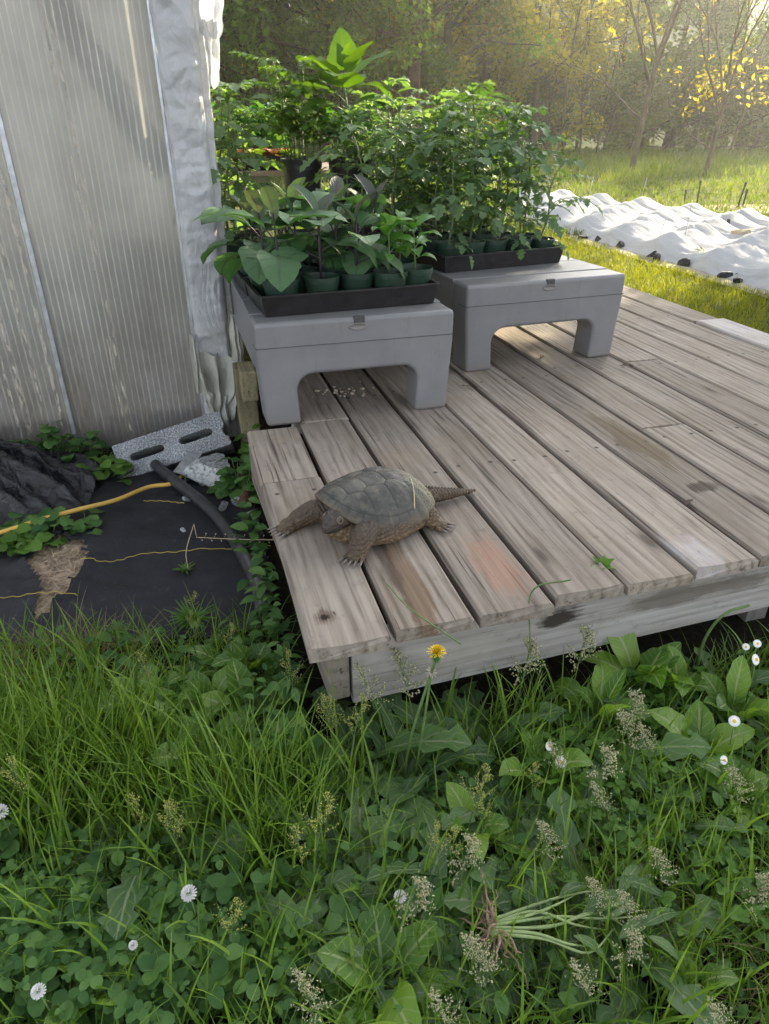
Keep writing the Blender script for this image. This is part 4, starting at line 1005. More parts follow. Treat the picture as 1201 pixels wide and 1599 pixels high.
    jaw = t.math('MULTIPLY', t.n('MapRange', {0: s.outputs[0], 1: 0.090, 2: 0.096, 3: 0.0, 4: 1.0}).outputs[0], t.math('MULTIPLY', t.n('MapRange', {0: s.outputs[2], 1: 0.052, 2: 0.057, 3: 0.85, 4: 0.0}).outputs[0], t.n('MapRange', {0: t.math('ABSOLUTE', t.math('SUBTRACT', s.outputs[1], 0.032)), 1: 0.030, 2: 0.036, 3: 1.0, 4: 0.0}).outputs[0]))
    col = t.mix(jaw, col, t.ramp(n2, [(0.3, (0.20, 0.13, 0.07)), (0.7, (0.42, 0.30, 0.17))]))
    col = t.mix(t.math('MULTIPLY', edge, 0.6), col, (0.040, 0.033, 0.024))
    skin = t.done(t.pbr(col, 0.62, t.bump(t.math('SUBTRACT', t.math('MULTIPLY', n2, 0.6), edge), 0.7, 0.003), 0.4))
    horn = plain('turtle_claw', (0.16, 0.14, 0.12), 0.4); iris = plain('turtle_eye', (0.13, 0.105, 0.065), 0.15); black = plain('turtle_pupil', (0.008, 0.007, 0.006), 0.2)
    o = mb.build('snapping_turtle', [skin, horn, iris, black, plain('turtle_eyelid', (0.135, 0.105, 0.075), 0.6)], None, True)
    o.location = TC; o.rotation_euler = (0, 0, TA)
    tag(o, 'large snapping turtle with muddy shell crawling over the deck planks', 'turtle')
    # ---- shell
    cent = [(0.112, 0.0), (0.064, 0.0), (0.014, 0.0), (-0.036, 0.0), (-0.082, 0.0)]
    for x in (0.082, 0.030, -0.024, -0.072): cent += [(x, 0.062), (x, -0.062)]
    cent = np.array(cent)
    NR, NA = 64, 200; V = []; G = []
    def outline(a):
        ca, sa = math.cos(a), math.sin(a); ex = 2.35
        r = 1.0 / ((abs(ca) / 0.137) ** ex + (abs(sa) / (0.110 + 0.006 * (-ca))) ** ex) ** (1 / ex)
        if ca < -0.2: r *= 1 + 0.022 * math.sin(a * 24) * min(1, (-ca - 0.2) * 2)
        return r
    for i in range(NR + 1):
        q = i / NR; rr = math.sin(q * math.pi / 2) if q < 1 else 1.0; rr = q ** 0.8
        for k in range(NA):
            a = 2 * math.pi * k / NA; ro = outline(a); x, y = rr * ro * math.cos(a), rr * ro * math.sin(a)
            xr = ro * math.cos(a); zr = 0.039 + 0.052 * max(0, (xr - 0.0) / 0.135) ** 1.8 + 0.002 * (xr < -0.1) - 0.003
            zr += 0.010 * max(0, math.cos(a)) ** 8 
            top = 0.119 + 0.010 * x
            prof_ = (1 - rr ** 2.5) ** 0.72
            z = zr + (top - zr) * prof_
            d = np.hypot(cent[:, 0] - x, (cent[:, 1] - y) * 0.92); ds = np.sort(d); g = (ds[1] - ds[0])
            groove = math.exp(-(g / 0.0026) ** 2)
            if rr > 0.86:
                groove = max(groove * 0.0, math.exp(-((rr - 0.885) / 0.010) ** 2)); ph = abs(((a * 25 / (2 * math.pi)) % 1.0) - 0.5)
                groove = max(groove, math.exp(-(((0.5 - ph)) / 0.05) ** 2) * 0.8)
            elif rr > 0.80: groove = max(groove * (0.88 - rr) / 0.08, math.exp(-((rr - 0.885) / 0.012) ** 2))
            dome = (1 - min(1, ds[0] / 0.034) ** 2) * 0.0022 if rr < 0.86 else 0
            # low keels: middle and two sides
            keel = 0.0012 * math.exp(-(y / 0.010) ** 2) + 0.002 * (math.exp(-((y - 0.052) / 0.010) ** 2) + math.exp(-((y + 0.052) / 0.010) ** 2))
            gro = 0.0006 * math.sin(ds[0] * 1500) * (1 - groove) if rr < 0.86 else 0
            z += (dome + keel + gro) * (1 - rr ** 6) - 0.0013 * groove + 0.0008 * nz((x, y, 0), 60) + 0.0012 * nz((x, y, 5), 22)
            V.append((x, y, z)); G.append((groove, rr, 0))
    F = [(i * NA + k, i * NA + (k + 1) % NA, (i + 1) * NA + (k + 1) % NA, (i + 1) * NA + k) for i in range(NR) for k in range(NA)]
    n0 = len(V)                                                     # turned-under rim
    for q, (sc, dz) in enumerate(((0.995, -0.004), (0.96, -0.006), (0.80, 0.004), (0.5, 0.010))):
        for k in range(NA):
            x, y, z = V[NR * NA + k]; V.append((x * sc, y * sc, z + dz)); G.append((0.2, 1, 0))
    for q in range(4):
        a0 = NR * NA if q == 0 else n0 + (q - 1) * NA; b0 = n0 + q * NA
        F += [(a0 + k, a0 + (k + 1) % NA, b0 + (k + 1) % NA, b0 + k) for k in range(NA)]
    ms = MB(); ms.add(V, F, 0, G)
    t = NT('turtle_shell'); c = t.coord(); s = t.n('SeparateXYZ', {0: c}); at = t.n('SeparateXYZ', {0: t.n('Attribute', {}, attribute_name='luv').outputs['Vector']})
    n1 = t.noise(c, 22, 6, 0.65); n2 = t.noise(c, 120, 5, 0.65); n3 = t.noise(c, 420, 3, 0.6); n4 = t.noise(t.mapped(c, (1, 1, 1), (3, 3, 3)), 45, 5, 0.7)
    col = t.ramp(n1, [(0.30, (0.030, 0.031, 0.029)), (0.55, (0.060, 0.059, 0.052)), (0.75, (0.105, 0.097, 0.080))])
    col = t.mix(t.ramp(n4, [(0.48, 0.0), (0.63, 0.5)]), col, (0.130, 0.115, 0.088))
    col = t.mix(t.math('MULTIPLY', at.outputs[0], 0.8), col, (0.022, 0.019, 0.016))
    bck = t.math('MULTIPLY', t.n('MapRange', {0: t.math('ADD', s.outputs[0], t.math('MULTIPLY', n1, 0.09)), 1: -0.005, 2: -0.055, 3: 0.0, 4: 1.0}).outputs[0], 1.0)
    fl = t.math('MULTIPLY', bck, t.ramp(n3, [(0.40, 0.0), (0.56, 0.95)]))
    col = t.mix(fl, col, t.ramp(n2, [(0.3, (0.13, 0.13, 0.07)), (0.7, (0.40, 0.37, 0.25))]))
    rim = t.ramp(at.outputs[1], [(0.93, 0.0), (1.0, 0.6)]); col = t.mix(rim, col, t.ramp(n2, [(0.3, (0.06, 0.045, 0.03)), (0.7, (0.20, 0.14, 0.09))]))
    sm = t.done(t.pbr(col, t.ramp(n2, [(0.3, 0.42), (0.7, 0.68)]), t.bump(t.math('ADD', n2, t.math('MULTIPLY', fl, 1.5)), 0.4, 0.002), 0.45))
    sh = ms.build('shell', sm, o, True, True)
    # a dry grass stalk lying on the shell
    gs = MB(); gs.tube(smooth_path([(-0.035, 0.10, 0.070), (-0.055, 0.07, 0.098), (-0.075, 0.03, 0.108)], 6), 0.0011, 5)
    tag(gs.build('grass_stalk', plain('dry_stalk', (0.5, 0.42, 0.25), 0.8), None), 'dry straw stalk stuck across the back of the turtle shell', 'straw')
    bpy.data.objects['grass_stalk'].matrix_world = Matrix.Translation(TC) @ Matrix.Rotation(TA, 4, 'Z')
make_turtle()
# ================================================================== LEFT CORNER: block, rubble, hose, pipe, plastic
def conc(name, base, speck, sc=1.0):
    t = NT(name); c = t.coord(); n1 = t.noise(c, 8 * sc, 5); n2 = t.noise(c, 170 * sc, 3, 0.6); v = t.n('TexVoronoi', {'Vector': c, 'Scale': 210.0 * sc})
    col = t.ramp(t.math('ADD', t.math('MULTIPLY', n2, 0.75), t.math('MULTIPLY', n1, 0.25)), [(0.36, tuple(x * 0.38 for x in base)), (0.5, base), (0.64, speck)])
    return t.done(t.pbr(col, 0.92, t.bump(t.math('ADD', n2, t.math('MULTIPLY', v.outputs['Distance'], 0.6)), 0.9, 0.006), 0.2))
concM = conc('coarse_cinder', (0.27, 0.28, 0.30), (0.52, 0.53, 0.55))
def cinder_block():
    L, Dp, H = 0.395, 0.16, 0.130                    # long side, depth, thickness; the slotted face looks at the camera
    def outline():
        pts = [(0, 0), (L, 0), (L, 0.030), (L - 0.014, 0.045), (L - 0.014, 0.062), (L - 0.002, 0.075), (L, H), (0, H)]
        return pts
    slots = []
    for cx in (0.108, 0.285):
        s_ = []; w, h = 0.060, 0.0135
        for k in range(20):
            a = 2 * math.pi * k / 20; ex = 0.45
            s_.append((cx + w * math.copysign(abs(math.cos(a)) ** ex, math.cos(a)), H * 0.52 + h * math.copysign(abs(math.sin(a)) ** ex, math.sin(a))))
        slots.append(s_)
    bm = bmesh.new(); rings = []
    for pts in [outline()] + slots:
        f = [bm.verts.new((x, 0, z)) for x, z in pts]; e = [bm.edges.new((f[i], f[(i + 1) % len(f)])) for i in range(len(f))]; rings.append((f, e))
    geo = bmesh.ops.triangle_fill(bm, use_beauty=True, use_dissolve=False, edges=[x for r in rings for x in r[1]])
    faces = [f for f in bm.faces]
    cs = [[(v.co.x, v.co.z) for v in r[0]] for r in rings[1:]]
    for f in faces[:]:
        c = f.calc_center_median()
        if any(in_poly(c.x, c.z, s_) for s_ in cs): bm.faces.remove(f); faces.remove(f)
    ex = bmesh.ops.extrude_face_region(bm, geom=faces)
    bmesh.ops.translate(bm, verts=[v for v in ex['geom'] if isinstance(v, bmesh.types.BMVert)], vec=(0, Dp, 0))
    bmesh.ops.recalc_face_normals(bm, faces=bm.faces)
    me = bpy.data.meshes.new('cinder_block'); bm.to_mesh(me); bm.free(); me.materials.append(concM)
    o = link('cinder_block', me); bevel(o, 0.006, 3, 40)
    return o
cb = cinder_block(); a = on_y(193, 752, 2.16); b = on_y(352, 698, 2.27)
d = (b - a); rz = math.atan2(d.y, d.x); tilt = math.atan2(d.z, math.hypot(d.x, d.y))
cb.matrix_world = Matrix.Translation(a + Vector((0, 0, 0.004))) @ Matrix.Rotation(rz, 4, 'Z') @ Matrix.Rotation(-tilt, 4, 'Y') @ Matrix.Rotation(R(-36), 4, 'X')
tag(cb, 'grey cinder block with two slots tilted against the greenhouse wall', 'cinder block')
def rock(name, loc, size, seed, mat, label, cat, rot=(0, 0, 0), group=None, sub=3):
    bm = bmesh.new(); bmesh.ops.create_icosphere(bm, subdivisions=sub, radius=1.0); rnd = random.Random(seed)
    planes = [(Vector((rnd.gauss(0, 1), rnd.gauss(0, 1), rnd.gauss(0, 1))).normalized(), rnd.uniform(0.38, 0.7)) for _ in range(9)]
    for v in bm.verts:
        p = v.co.copy()
        for nrm, dd in planes:
            k = p.dot(nrm)
            if k > dd: p -= nrm * (k - dd)
        p *= 1 + 0.06 * mnoise.noise(p * 5 + Vector((seed, 0, 0)))
        v.co = Vector((p.x * size[0], p.y * size[1], p.z * size[2]))
    me = bpy.data.meshes.new(name); bm.to_mesh(me); bm.free(); me.materials.append(mat)
    o = link(name, me, None, loc); o.rotation_euler = rot; tag(o, label, cat, group); return o
slabM = conc('pale_concrete', (0.40, 0.42, 0.42), (0.52, 0.53, 0.52), 0.5)
p = on_z(322, 738, 0.045); rock('concrete_chunk', (p.x, p.y, 0.055), (0.125, 0.11, 0.052), 11, slabM, 'pale broken concrete slab propping the right end of the cinder block', 'concrete chunk', (R(14), R(6), 0.3), None, 4)
for i, (px, py, s_) in enumerate(((295, 790, 0.018), (352, 800, 0.022), (372, 796, 0.02), (335, 772, 0.02), (318, 765, 0.016), (288, 838, 0.009), (390, 812, 0.016), (344, 782, 0.015), (360, 770, 0.014))):
    p = on_z(px, py, 0.0); rock('stone', (p.x, p.y, 0.02 + s_ * 0.3), (s_ * 1.2, s_, s_ * 0.8), 20 + i, slabM if i % 2 else concM, f'{ordn(i)} small grey stone from the left beside the black pipe' if False else ['small grey stone leaning on the black pipe', 'white stone chip by the deck weeds', 'white chip right of the pale slab', 'stone just under the pale slab', 'small stone below the square metal tube', 'tiny stone on the mat by the dry stalk', 'grey pebble at the deck edge under the slab', 'stone chip between pipe and deck', 'stone close to the rusty pipe end'][i], 'stone', (i, i * 2, 0), 'stones by the pipe', 2)
galv = plain('galvanised_steel', (0.45, 0.47, 0.49), 0.42, 0.5, 0.2, 40); [n for n in galv.node_tree.nodes if n.type == 'BSDF_PRINCIPLED'][0].inputs['Metallic'].default_value = 0.6
mb = MB(); Lq, q, th = 0.30, 0.045, 0.004
sq = [(-q / 2, -q / 2), (q / 2, -q / 2), (q / 2, q / 2), (-q / 2, q / 2)]; si = [(x * (1 - 2 * th / q), z * (1 - 2 * th / q)) for x, z in sq]
V = [(x, 0, z) for x, z in sq] + [(x, Lq, z) for x, z in sq] + [(x, 0, z) for x, z in si] + [(x, Lq, z) for x, z in si]; F = []
for i in range(4):
    j = (i + 1) % 4; F += [(i, j, 4 + j, 4 + i), (8 + j, 8 + i, 12 + i, 12 + j), (j, i, 8 + i, 8 + j), (4 + i, 4 + j, 12 + j, 12 + i)]
mb.add(V, F); o = mb.build('metal_tube', galv, None, False); p = on_z(281, 752, 0.028); o.location = p + Vector((0, 0, 0.012)); o.rotation_euler = (R(6), R(14), R(-8))
tag(o, 'hollow square metal tube sticking out below the cinder block', 'metal tube')
rustM = plain('rusty_pipe', (0.11, 0.055, 0.035), 0.85, 0.2, 0.4, 40, 0.5)
mb = MB(); p = on_z(383, 748, 0.05); mb.tube([p + Vector((0.0, 0.03, 0.0)), p + Vector((0.005, -0.02, -0.01)), p + Vector((0.018, -0.14, -0.03))], [0.022, 0.022, 0.022], 14)
tag(mb.build('rusty_pipe', rustM), 'rusty brown pipe half hidden in weeds at the deck edge', 'pipe')
# black irrigation pipe with a grey stripe along the top of its nearer part
P = smooth_path([on_z(x, y, 0.0) + Vector((0, 0, h)) for x, y, h in ((246, 745, 0.05), (262, 760, 0.05), (298, 788, 0.048), (336, 820, 0.044), (366, 858, 0.042), (388, 898, 0.042), (405, 938, 0.04), (411, 975, 0.02))], 10)
def pipe_mat():
    t = NT('black_pipe_grey_top'); c = t.coord(); n1 = t.noise(c, 30, 5, 0.6); g = t.n('NewGeometry'); nz_ = t.n('SeparateXYZ', {0: g.outputs['Normal']}); yy = t.n('SeparateXYZ', {0: c}).outputs[1]
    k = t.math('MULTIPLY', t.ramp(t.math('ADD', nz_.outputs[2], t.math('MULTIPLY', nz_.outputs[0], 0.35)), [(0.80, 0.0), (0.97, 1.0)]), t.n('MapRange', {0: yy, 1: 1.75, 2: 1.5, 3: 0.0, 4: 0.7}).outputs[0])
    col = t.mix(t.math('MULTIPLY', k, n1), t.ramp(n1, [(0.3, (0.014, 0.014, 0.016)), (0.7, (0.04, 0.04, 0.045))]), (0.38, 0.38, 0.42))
    return t.done(t.pbr(col, 0.38, t.bump(n1, 0.15, 0.003), 0.5))
mb = MB(); mb.tube(P, 0.0185, 18); tag(mb.build('black_pipe', pipe_mat()), 'thick black plastic pipe curving over the mat to the deck corner', 'pipe')
P = smooth_path([on_z(x, y, 0.0) + Vector((0, 0, h)) for x, y, h in ((-90, 872, 0.05), (0, 856, 0.05), (70, 836, 0.055), (130, 819, 0.055), (185, 800, 0.045), (235, 778, 0.042), (272, 772, 0.042), (290, 755, 0.04), (300, 738, 0.03))], 10)
hoseM = plain('yellow_hose', (0.60, 0.38, 0.075), 0.45, 0.5, 0.15, 15, 0.1)
mb = MB(); mb.tube(P, 0.0070, 14); tag(mb.build('garden_hose', hoseM), 'yellow garden hose running across the black mat', 'hose')
# heap of black plastic film
def heap():
    n = 150; mb = MB(); V = []; c = on_z(-40, 765, 0.0)
    for j in range(n + 1):
        for i in range(n + 1):
            a, b = i / n * 2 - 1, j / n * 2 - 1
            x = c.x + a * 0.44; y = c.y + b * 0.30
            r = math.hypot(a + 0.15 * nz((a, b, 0), 2, 3), b + 0.2 * nz((a, b, 2), 2, 5))
            e = max(0, 1 - r) ** 0.7
            p_, q_ = a * 0.85 - b * 0.5, b * 0.85 + a * 0.5; wx = 0.25 * nz((a, b, 4), 2.2, 1)
            rid = 1 - abs(nz((p_ * 0.5, q_ * 1.5 + wx, 0), 2.6, 7)) * 2.6; rid2 = 1 - abs(nz((p_ * 0.30 + wx, q_ * 1.5, 3), 3.4, 2)) * 2.6; rid3 = 1 - abs(nz((p_ * 0.7 - q_ * 0.3, q_ * 1.8 + p_ * 0.4, 8), 5, 4)) * 2.4
            z = 0.17 * e * (1.0 - 0.35 * a) * (0.7 + 0.3 * rid) + 0.045 * e ** 0.4 * rid2 * min(1, e * 4) + 0.013 * rid3 * min(1, e * 5) + 0.012
            V.append((x + 0.02 * rid2 * e, y - 0.02 * rid * e, z - (0.03 if r > 1 else 0)))
    F = [(j * (n + 1) + i, j * (n + 1) + i + 1, (j + 1) * (n + 1) + i + 1, (j + 1) * (n + 1) + i) for j in range(n) for i in range(n)]
    mb.add(V, F); t = NT('black_plastic_film'); c2 = t.coord(); n1 = t.noise(c2, 20, 5, 0.6, 1.5); n2 = t.noise(c2, 6, 5)
    col = t.ramp(n2, [(0.3, (0.004, 0.0045, 0.006)), (0.7, (0.011, 0.0115, 0.015))])
    tag(mb.build('black_plastic_heap', t.done(t.pbr(col, t.ramp(n2, [(0.3, 0.22), (0.7, 0.42)]), t.bump(n1, 0.7, 0.02), 0.5))), 'crumpled heap of black plastic film left of the cinder block', 'plastic sheet')
heap()

# ================================================================== WEEDS IN FRONT OF THE DECK
grM = leaf_mat('fresh_grass', [(0.055, 0.110, 0.013), (0.115, 0.205, 0.024), (0.21, 0.31, 0.055)], 0.35, 0.45, tcol=(1.7, 1.8, 0.6))
grD = leaf_mat('dry_grass', [(0.13, 0.10, 0.05), (0.22, 0.17, 0.09), (0.30, 0.25, 0.13)], 0.25, 0.7)
dkL = leaf_mat('dandelion_leaf', [(0.048, 0.120, 0.026), (0.095, 0.205, 0.042), (0.17, 0.30, 0.065)], 0.33, 0.42, 1.0, (0.42, 0.48, 0.28), under=(0.08, 0.13, 0.07))
doL = leaf_mat('dock_leaf', [(0.050, 0.130, 0.016), (0.105, 0.220, 0.024), (0.20, 0.33, 0.040)], 0.38, 0.38, 0.9, (0.34, 0.42, 0.18), spec=0.5)
clL = leaf_mat('clover_leaf', [(0.028, 0.085, 0.020), (0.070, 0.155, 0.038), (0.13, 0.24, 0.065)], 0.3, 0.55)
oxL = leaf_mat('pale_clover_leaf', [(0.055, 0.13, 0.020), (0.09, 0.19, 0.03), (0.12, 0.23, 0.04)], 0.35, 0.5)
wS = plain('weed_stem', (0.10, 0.16, 0.05), 0.55, 0.4, 0.3, 50)
seedY = leaf_mat('yellow_green_seeds', [(0.26, 0.28, 0.07), (0.40, 0.41, 0.12), (0.52, 0.50, 0.19)], 0.3, 0.7)
seedW = leaf_mat('pale_grass_seeds', [(0.28, 0.28, 0.18), (0.42, 0.41, 0.28), (0.56, 0.53, 0.40)], 0.3, 0.75)
white = plain('white_petal', (0.78, 0.77, 0.76), 0.6, 0.3, 0.1, 30)
yelC = plain('yellow_flower', (0.70, 0.48, 0.02), 0.6, 0.3, 0.15, 60)

FRONT = [deck(-0.05, 0.005), deck(2.3, 0.09)]
fd = (FRONT[1] - FRONT[0]).normalized(); fn_ = Vector((fd.y, -fd.x, 0))        # towards the camera
def front_dist(x, y): return (Vector((x, y, 0)) - Vector((FRONT[0].x, FRONT[0].y, 0))).dot(fn_)
DL = deck(-0.16, 0.0)
def left_of_deck(x, y): return (Vector((x, y, 0)) - Vector((DL.x, DL.y, 0))).dot(-W)
matEdge = [g2(-420, 1040), g2(0, 1022), g2(90, 1018), g2(200, 1012), g2(330, 1010), g2(425, 985)]
def lawn_ok(x, y):
    """in the weedy strip: in front of the deck and of the mat"""
    if left_of_deck(x, y) > 0.02:
        e = np.interp(x, [p[0] for p in matEdge], [p[1] for p in matEdge]); return y < e + 0.01
    return front_dist(x, y) > 0.012
def rnd_front(ylo=0.22, xlo=-1.5, xhi=1.75, yhi=1.75):
    while True:
        x = random.uniform(xlo, xhi); y = random.uniform(ylo, yhi)
        if abs(x) < 0.50 + 0.62 * y and lawn_ok(x, y): return x, y
def blades(n, pts, hmin, hmax, w, mat, name, lean=(0.2, 0.9), rows=5, curl=1.0, fold=0.35):
    """n grass blades as arrays: base points pts (n,2 or n,3)"""
    pts = np.asarray(pts, float); n = len(pts); z0 = pts[:, 2] if pts.shape[1] > 2 else np.zeros(n)
    az = rng.uniform(0, 2 * np.pi, n); H = rng.uniform(hmin, hmax, n) if np.isscalar(hmin) else hmin
    l0 = rng.uniform(lean[0], lean[1], n) * 0.5; l1 = l0 + rng.uniform(0.2, 1.3, n) * curl
    ts = np.linspace(0, 1, rows + 1); C = np.zeros((n, rows + 1, 3)); C[:, 0, 0] = pts[:, 0]; C[:, 0, 1] = pts[:, 1]; C[:, 0, 2] = z0
    for i in range(rows):
        a = l0 + (l1 - l0) * ((i + 0.5) / rows) ** 1.5; d = H / rows
        C[:, i + 1, 0] = C[:, i, 0] + np.sin(a) * np.cos(az) * d; C[:, i + 1, 1] = C[:, i, 1] + np.sin(a) * np.sin(az) * d; C[:, i + 1, 2] = C[:, i, 2] + np.cos(a) * d
    tw = rng.uniform(-0.8, 0.8, n)
    X = np.stack([-np.sin(az + tw), np.cos(az + tw), np.zeros(n)], 1)[:, None, :]
    ww = (w if np.isscalar(w) else w[:, None]) * np.maximum(0.04, (0.75 + 0.4 * ts) * (1 - ts ** 2.5))[None, :]
    V = np.stack([C - X * ww[..., None], C + X * ww[..., None]], 2).reshape(-1, 3).astype(np.float32)
    b = (np.arange(n) * (rows + 1) * 2)[:, None, None] + (np.arange(rows) * 2)[None, :, None]
    Q = (b + np.array([0, 1, 3, 2])[None, None, :]).reshape(-1, 4).astype(np.int32)
    mb = MB(); mb.addarr(V, Q); return mb
P = [];
for i in range(11000): P.append(rnd_front())
ga = blades(0, P, 0.05, 0.15, 0.0013, grM, 'grass', (0.2, 1.6))
tag(ga.build('grass', grM), 'short green grass between the weeds below the deck', kind='stuff')
# tall bright tufts: left side, and single tall blades elsewhere
P = []; H = []
tufts = [(on_z(x, y, 0.0), n, r, h) for x, y, n, r, h in ((40, 1245, 360, 0.10, 0.26), (110, 1235, 280, 0.08, 0.25), (-20, 1215, 260, 0.12, 0.25), (180, 1265, 220, 0.09, 0.23), (30, 1120, 120, 0.10, 0.12), (150, 1100, 90, 0.10, 0.11), (60, 1290, 220, 0.12, 0.22), (270, 1230, 130, 0.09, 0.22), (400, 1290, 170, 0.06, 0.27), (440, 1360, 110, 0.05, 0.24), (520, 1260, 60, 0.05, 0.24), (330, 1300, 80, 0.08, 0.2), (800, 1150, 110, 0.07, 0.20), (760, 1110, 60, 0.06, 0.2), (880, 1210, 80, 0.1, 0.19), (1000, 1380, 120, 0.12, 0.16), (1120, 1450, 160, 0.16, 0.16), (1180, 1330, 120, 0.14, 0.17), (900, 1540, 120, 0.13, 0.15), (200, 1420, 120, 0.14, 0.2), (90, 1480, 60, 0.1, 0.17), (600, 1500, 70, 0.1, 0.18), (420, 1560, 60, 0.08, 0.17), (1080, 1560, 150, 0.14, 0.14), (560, 1130, 50, 0.04, 0.15), (640, 1120, 50, 0.04, 0.17), (720, 1110, 60, 0.04, 0.16), (850, 1085, 60, 0.04, 0.15), (960, 1065, 60, 0.05, 0.13), (1070, 1040, 60, 0.05, 0.13), (1170, 1030, 60, 0.05, 0.13), (660, 1180, 60, 0.06, 0.18))]
for c, n, r, h in tufts:
    for i in range(n):
        x, y = c.x + random.gauss(0, r), c.y + random.gauss(0, r * 0.8)
        if lawn_ok(x, y): P.append((x, y)); H.append(h * random.uniform(0.55, 1.12))
for i in range(900):
    P.append(rnd_front()); H.append(random.uniform(0.10, 0.21))
tg = blades(0, P, np.array(H), None, np.array([random.uniform(0.0014, 0.0034) for _ in P]), grM, 'g', (0.0, 0.55), 7, 0.9)
tag(tg.build('tall_grass', grM), 'tall bright green grass blades in loose tufts below the deck', kind='stuff')
P = []
for i in range(900):
    c = random.choice([on_z(40, 1290, 0), on_z(100, 1250, 0), on_z(110, 1030, 0), on_z(180, 1022, 0), on_z(900, 1420, 0), on_z(1100, 1480, 0), on_z(20, 1080, 0)])
    x, y = c.x + random.gauss(0, 0.07), c.y + random.gauss(0, 0.045)
    if lawn_ok(x, y): P.append((x, y))
tag(blades(0, P, 0.05, 0.16, 0.0012, grD, 'd', (0.6, 2.2), 5, 1.2).build('dry_grass', grD), 'dry tan grass stalks lying among the green weeds', kind='stuff')

# low leafy cover: small round and trifoliate leaves at mixed heights
def cover(n, hmax, size, mat, name, label, tri, area=None):
    mb = MB()
    for i in range(n):
        x, y = area() if area else rnd_front(); z = random.uniform(0.015, hmax); a0 = random.uniform(0, 6.28); s_ = size * random.choice((0.45, 0.6, 0.8, 1.0, 1.3)) * random.uniform(0.8, 1.2); tilt = random.uniform(-0.25, 0.5)
        if tri:
            for k in range(3): mb.leaf((x, y, z), a0 + k * 2.094, tilt, tilt - random.uniform(0.0, 0.6), s_, lambda t: s_ * 0.42 * (0.12 if t <= 0 else 0.35 if t >= 1 else math.sin(math.pi * min(1, 0.12 + t * 0.78)) ** 0.7), 4, 0.28)
        else: mb.leaf((x, y, z), a0, tilt + 0.3, tilt - random.uniform(0.2, 0.9), s_ * 1.6, pr_ovate(s_ * 0.42), 5, 0.2, random.uniform(-0.5, 0.5))
    return tag(mb.build(name, mat, None, True, True), label, kind='stuff')
def area_clover():
    while True:
        c = random.choice([on_z(80, 1500, 0), on_z(190, 1480, 0), on_z(260, 1540, 0), on_z(60, 1400, 0), on_z(330, 1480, 0)]); x, y = c.x + random.gauss(0, 0.09), c.y + random.gauss(0, 0.06)
        if lawn_ok(x, y): return x, y
def area_ox():
    while True:
        c = random.choice([on_z(960, 1010, 0.1), on_z(990, 1030, 0.1), on_z(930, 1060, 0.05), on_z(1010, 1120, 0.05), on_z(880, 1190, 0.05), on_z(990, 1230, 0.03), on_z(420, 1470, 0), on_z(1130, 1420, 0), on_z(960, 1340, 0)]); x, y = c.x + random.gauss(0, 0.05), c.y + random.gauss(0, 0.05)
        if lawn_ok(x, y): return x, y
cover(3600, 0.075, 0.017, clL, 'ground_cover', 'low mat of small dark green leaves between the weeds', False)
cover(900, 0.10, 0.019, clL, 'clover_patch', 'bluish clover leaves in the lower left of the weeds', True, area_clover)
cover(900, 0.09, 0.013, oxL, 'wood_sorrel_patch', 'small pale three part leaves growing near the deck rim', True, area_ox)
# creeping leaves along the left deck edge and at the wall foot
def area_edge():
    while True:
        u = random.uniform(-0.05, 0.95); p = deck(-0.17 - abs(random.gauss(0, 0.022 if u > 0.15 else 0.06)), u, 0)
        if u < 0.22 or random.random() < 0.22: return p.x, p.y
cover(420, 0.13, 0.024, clL, 'edge_weeds', 'small green weeds crowding the left edge of the deck', False, area_edge)

def sort_place(items):
    return sorted(items, key=lambda q: q[0])
# dandelions and docks, one thing each
def dandelion(seed, n=11, L=0.17, W_=0.030):
    rnd = random.Random(seed); mb = MB()
    for i in range(n):
        f = i / n; part = rnd.uniform(0.7, 1.1); mb.leaf((0, 0, 0.01), i * 2.4 + rnd.uniform(-0.4, 0.4), R(rnd.uniform(25, 70)), R(rnd.uniform(-60, 5)), L * part, pr_dand(W_ * rnd.uniform(0.8, 1.2), rnd.uniform(3.5, 5)), 18, rnd.uniform(0.1, 0.35), rnd.uniform(-0.5, 0.5), wav=0.010, side=rnd.uniform(-0.5, 0.5))
    return mb.mesh('dandelion', dkL, True, True)
def dock(seed, n=8, L=0.12, W_=0.032, up=55):
    rnd = random.Random(seed); mb = MB()
    for i in range(n):
        az = i * 2.4 + rnd.uniform(-0.4, 0.4); p0 = R(rnd.uniform(up - 20, up + 20)); st = rnd.uniform(0.03, 0.08); o = Vector((0, 0, 0.005)); e = o + Vector((math.cos(az) * math.cos(p0), math.sin(az) * math.cos(p0), math.sin(p0))) * st
        mb.tube([o, o.lerp(e, 0.5) + Vector((0, 0, 0.004)), e], [0.0022, 0.002, 0.0016], 6, 0, False)
        mb.leaf(e, az, p0, p0 - R(rnd.uniform(40, 105)), L * rnd.uniform(0.7, 1.15), pr_egg(W_ * rnd.uniform(0.8, 1.15)), 12, rnd.uniform(0.1, 0.3), rnd.uniform(-0.5, 0.5), wav=0.018, side=rnd.uniform(-0.3, 0.3))
    return mb.mesh('broad_leaf_weed', doL, True, True)
dm = [dandelion(s_, n, L, w) for s_, n, L, w in ((1, 12, 0.18, 0.028), (2, 10, 0.21, 0.030), (3, 13, 0.16, 0.025), (4, 11, 0.19, 0.032))]
km = [dock(s_, n, L, w, up) for s_, n, L, w, up in ((1, 8, 0.115, 0.033, 60), (2, 7, 0.13, 0.038, 50), (3, 9, 0.09, 0.027, 60), (4, 6, 0.10, 0.030, 70))]
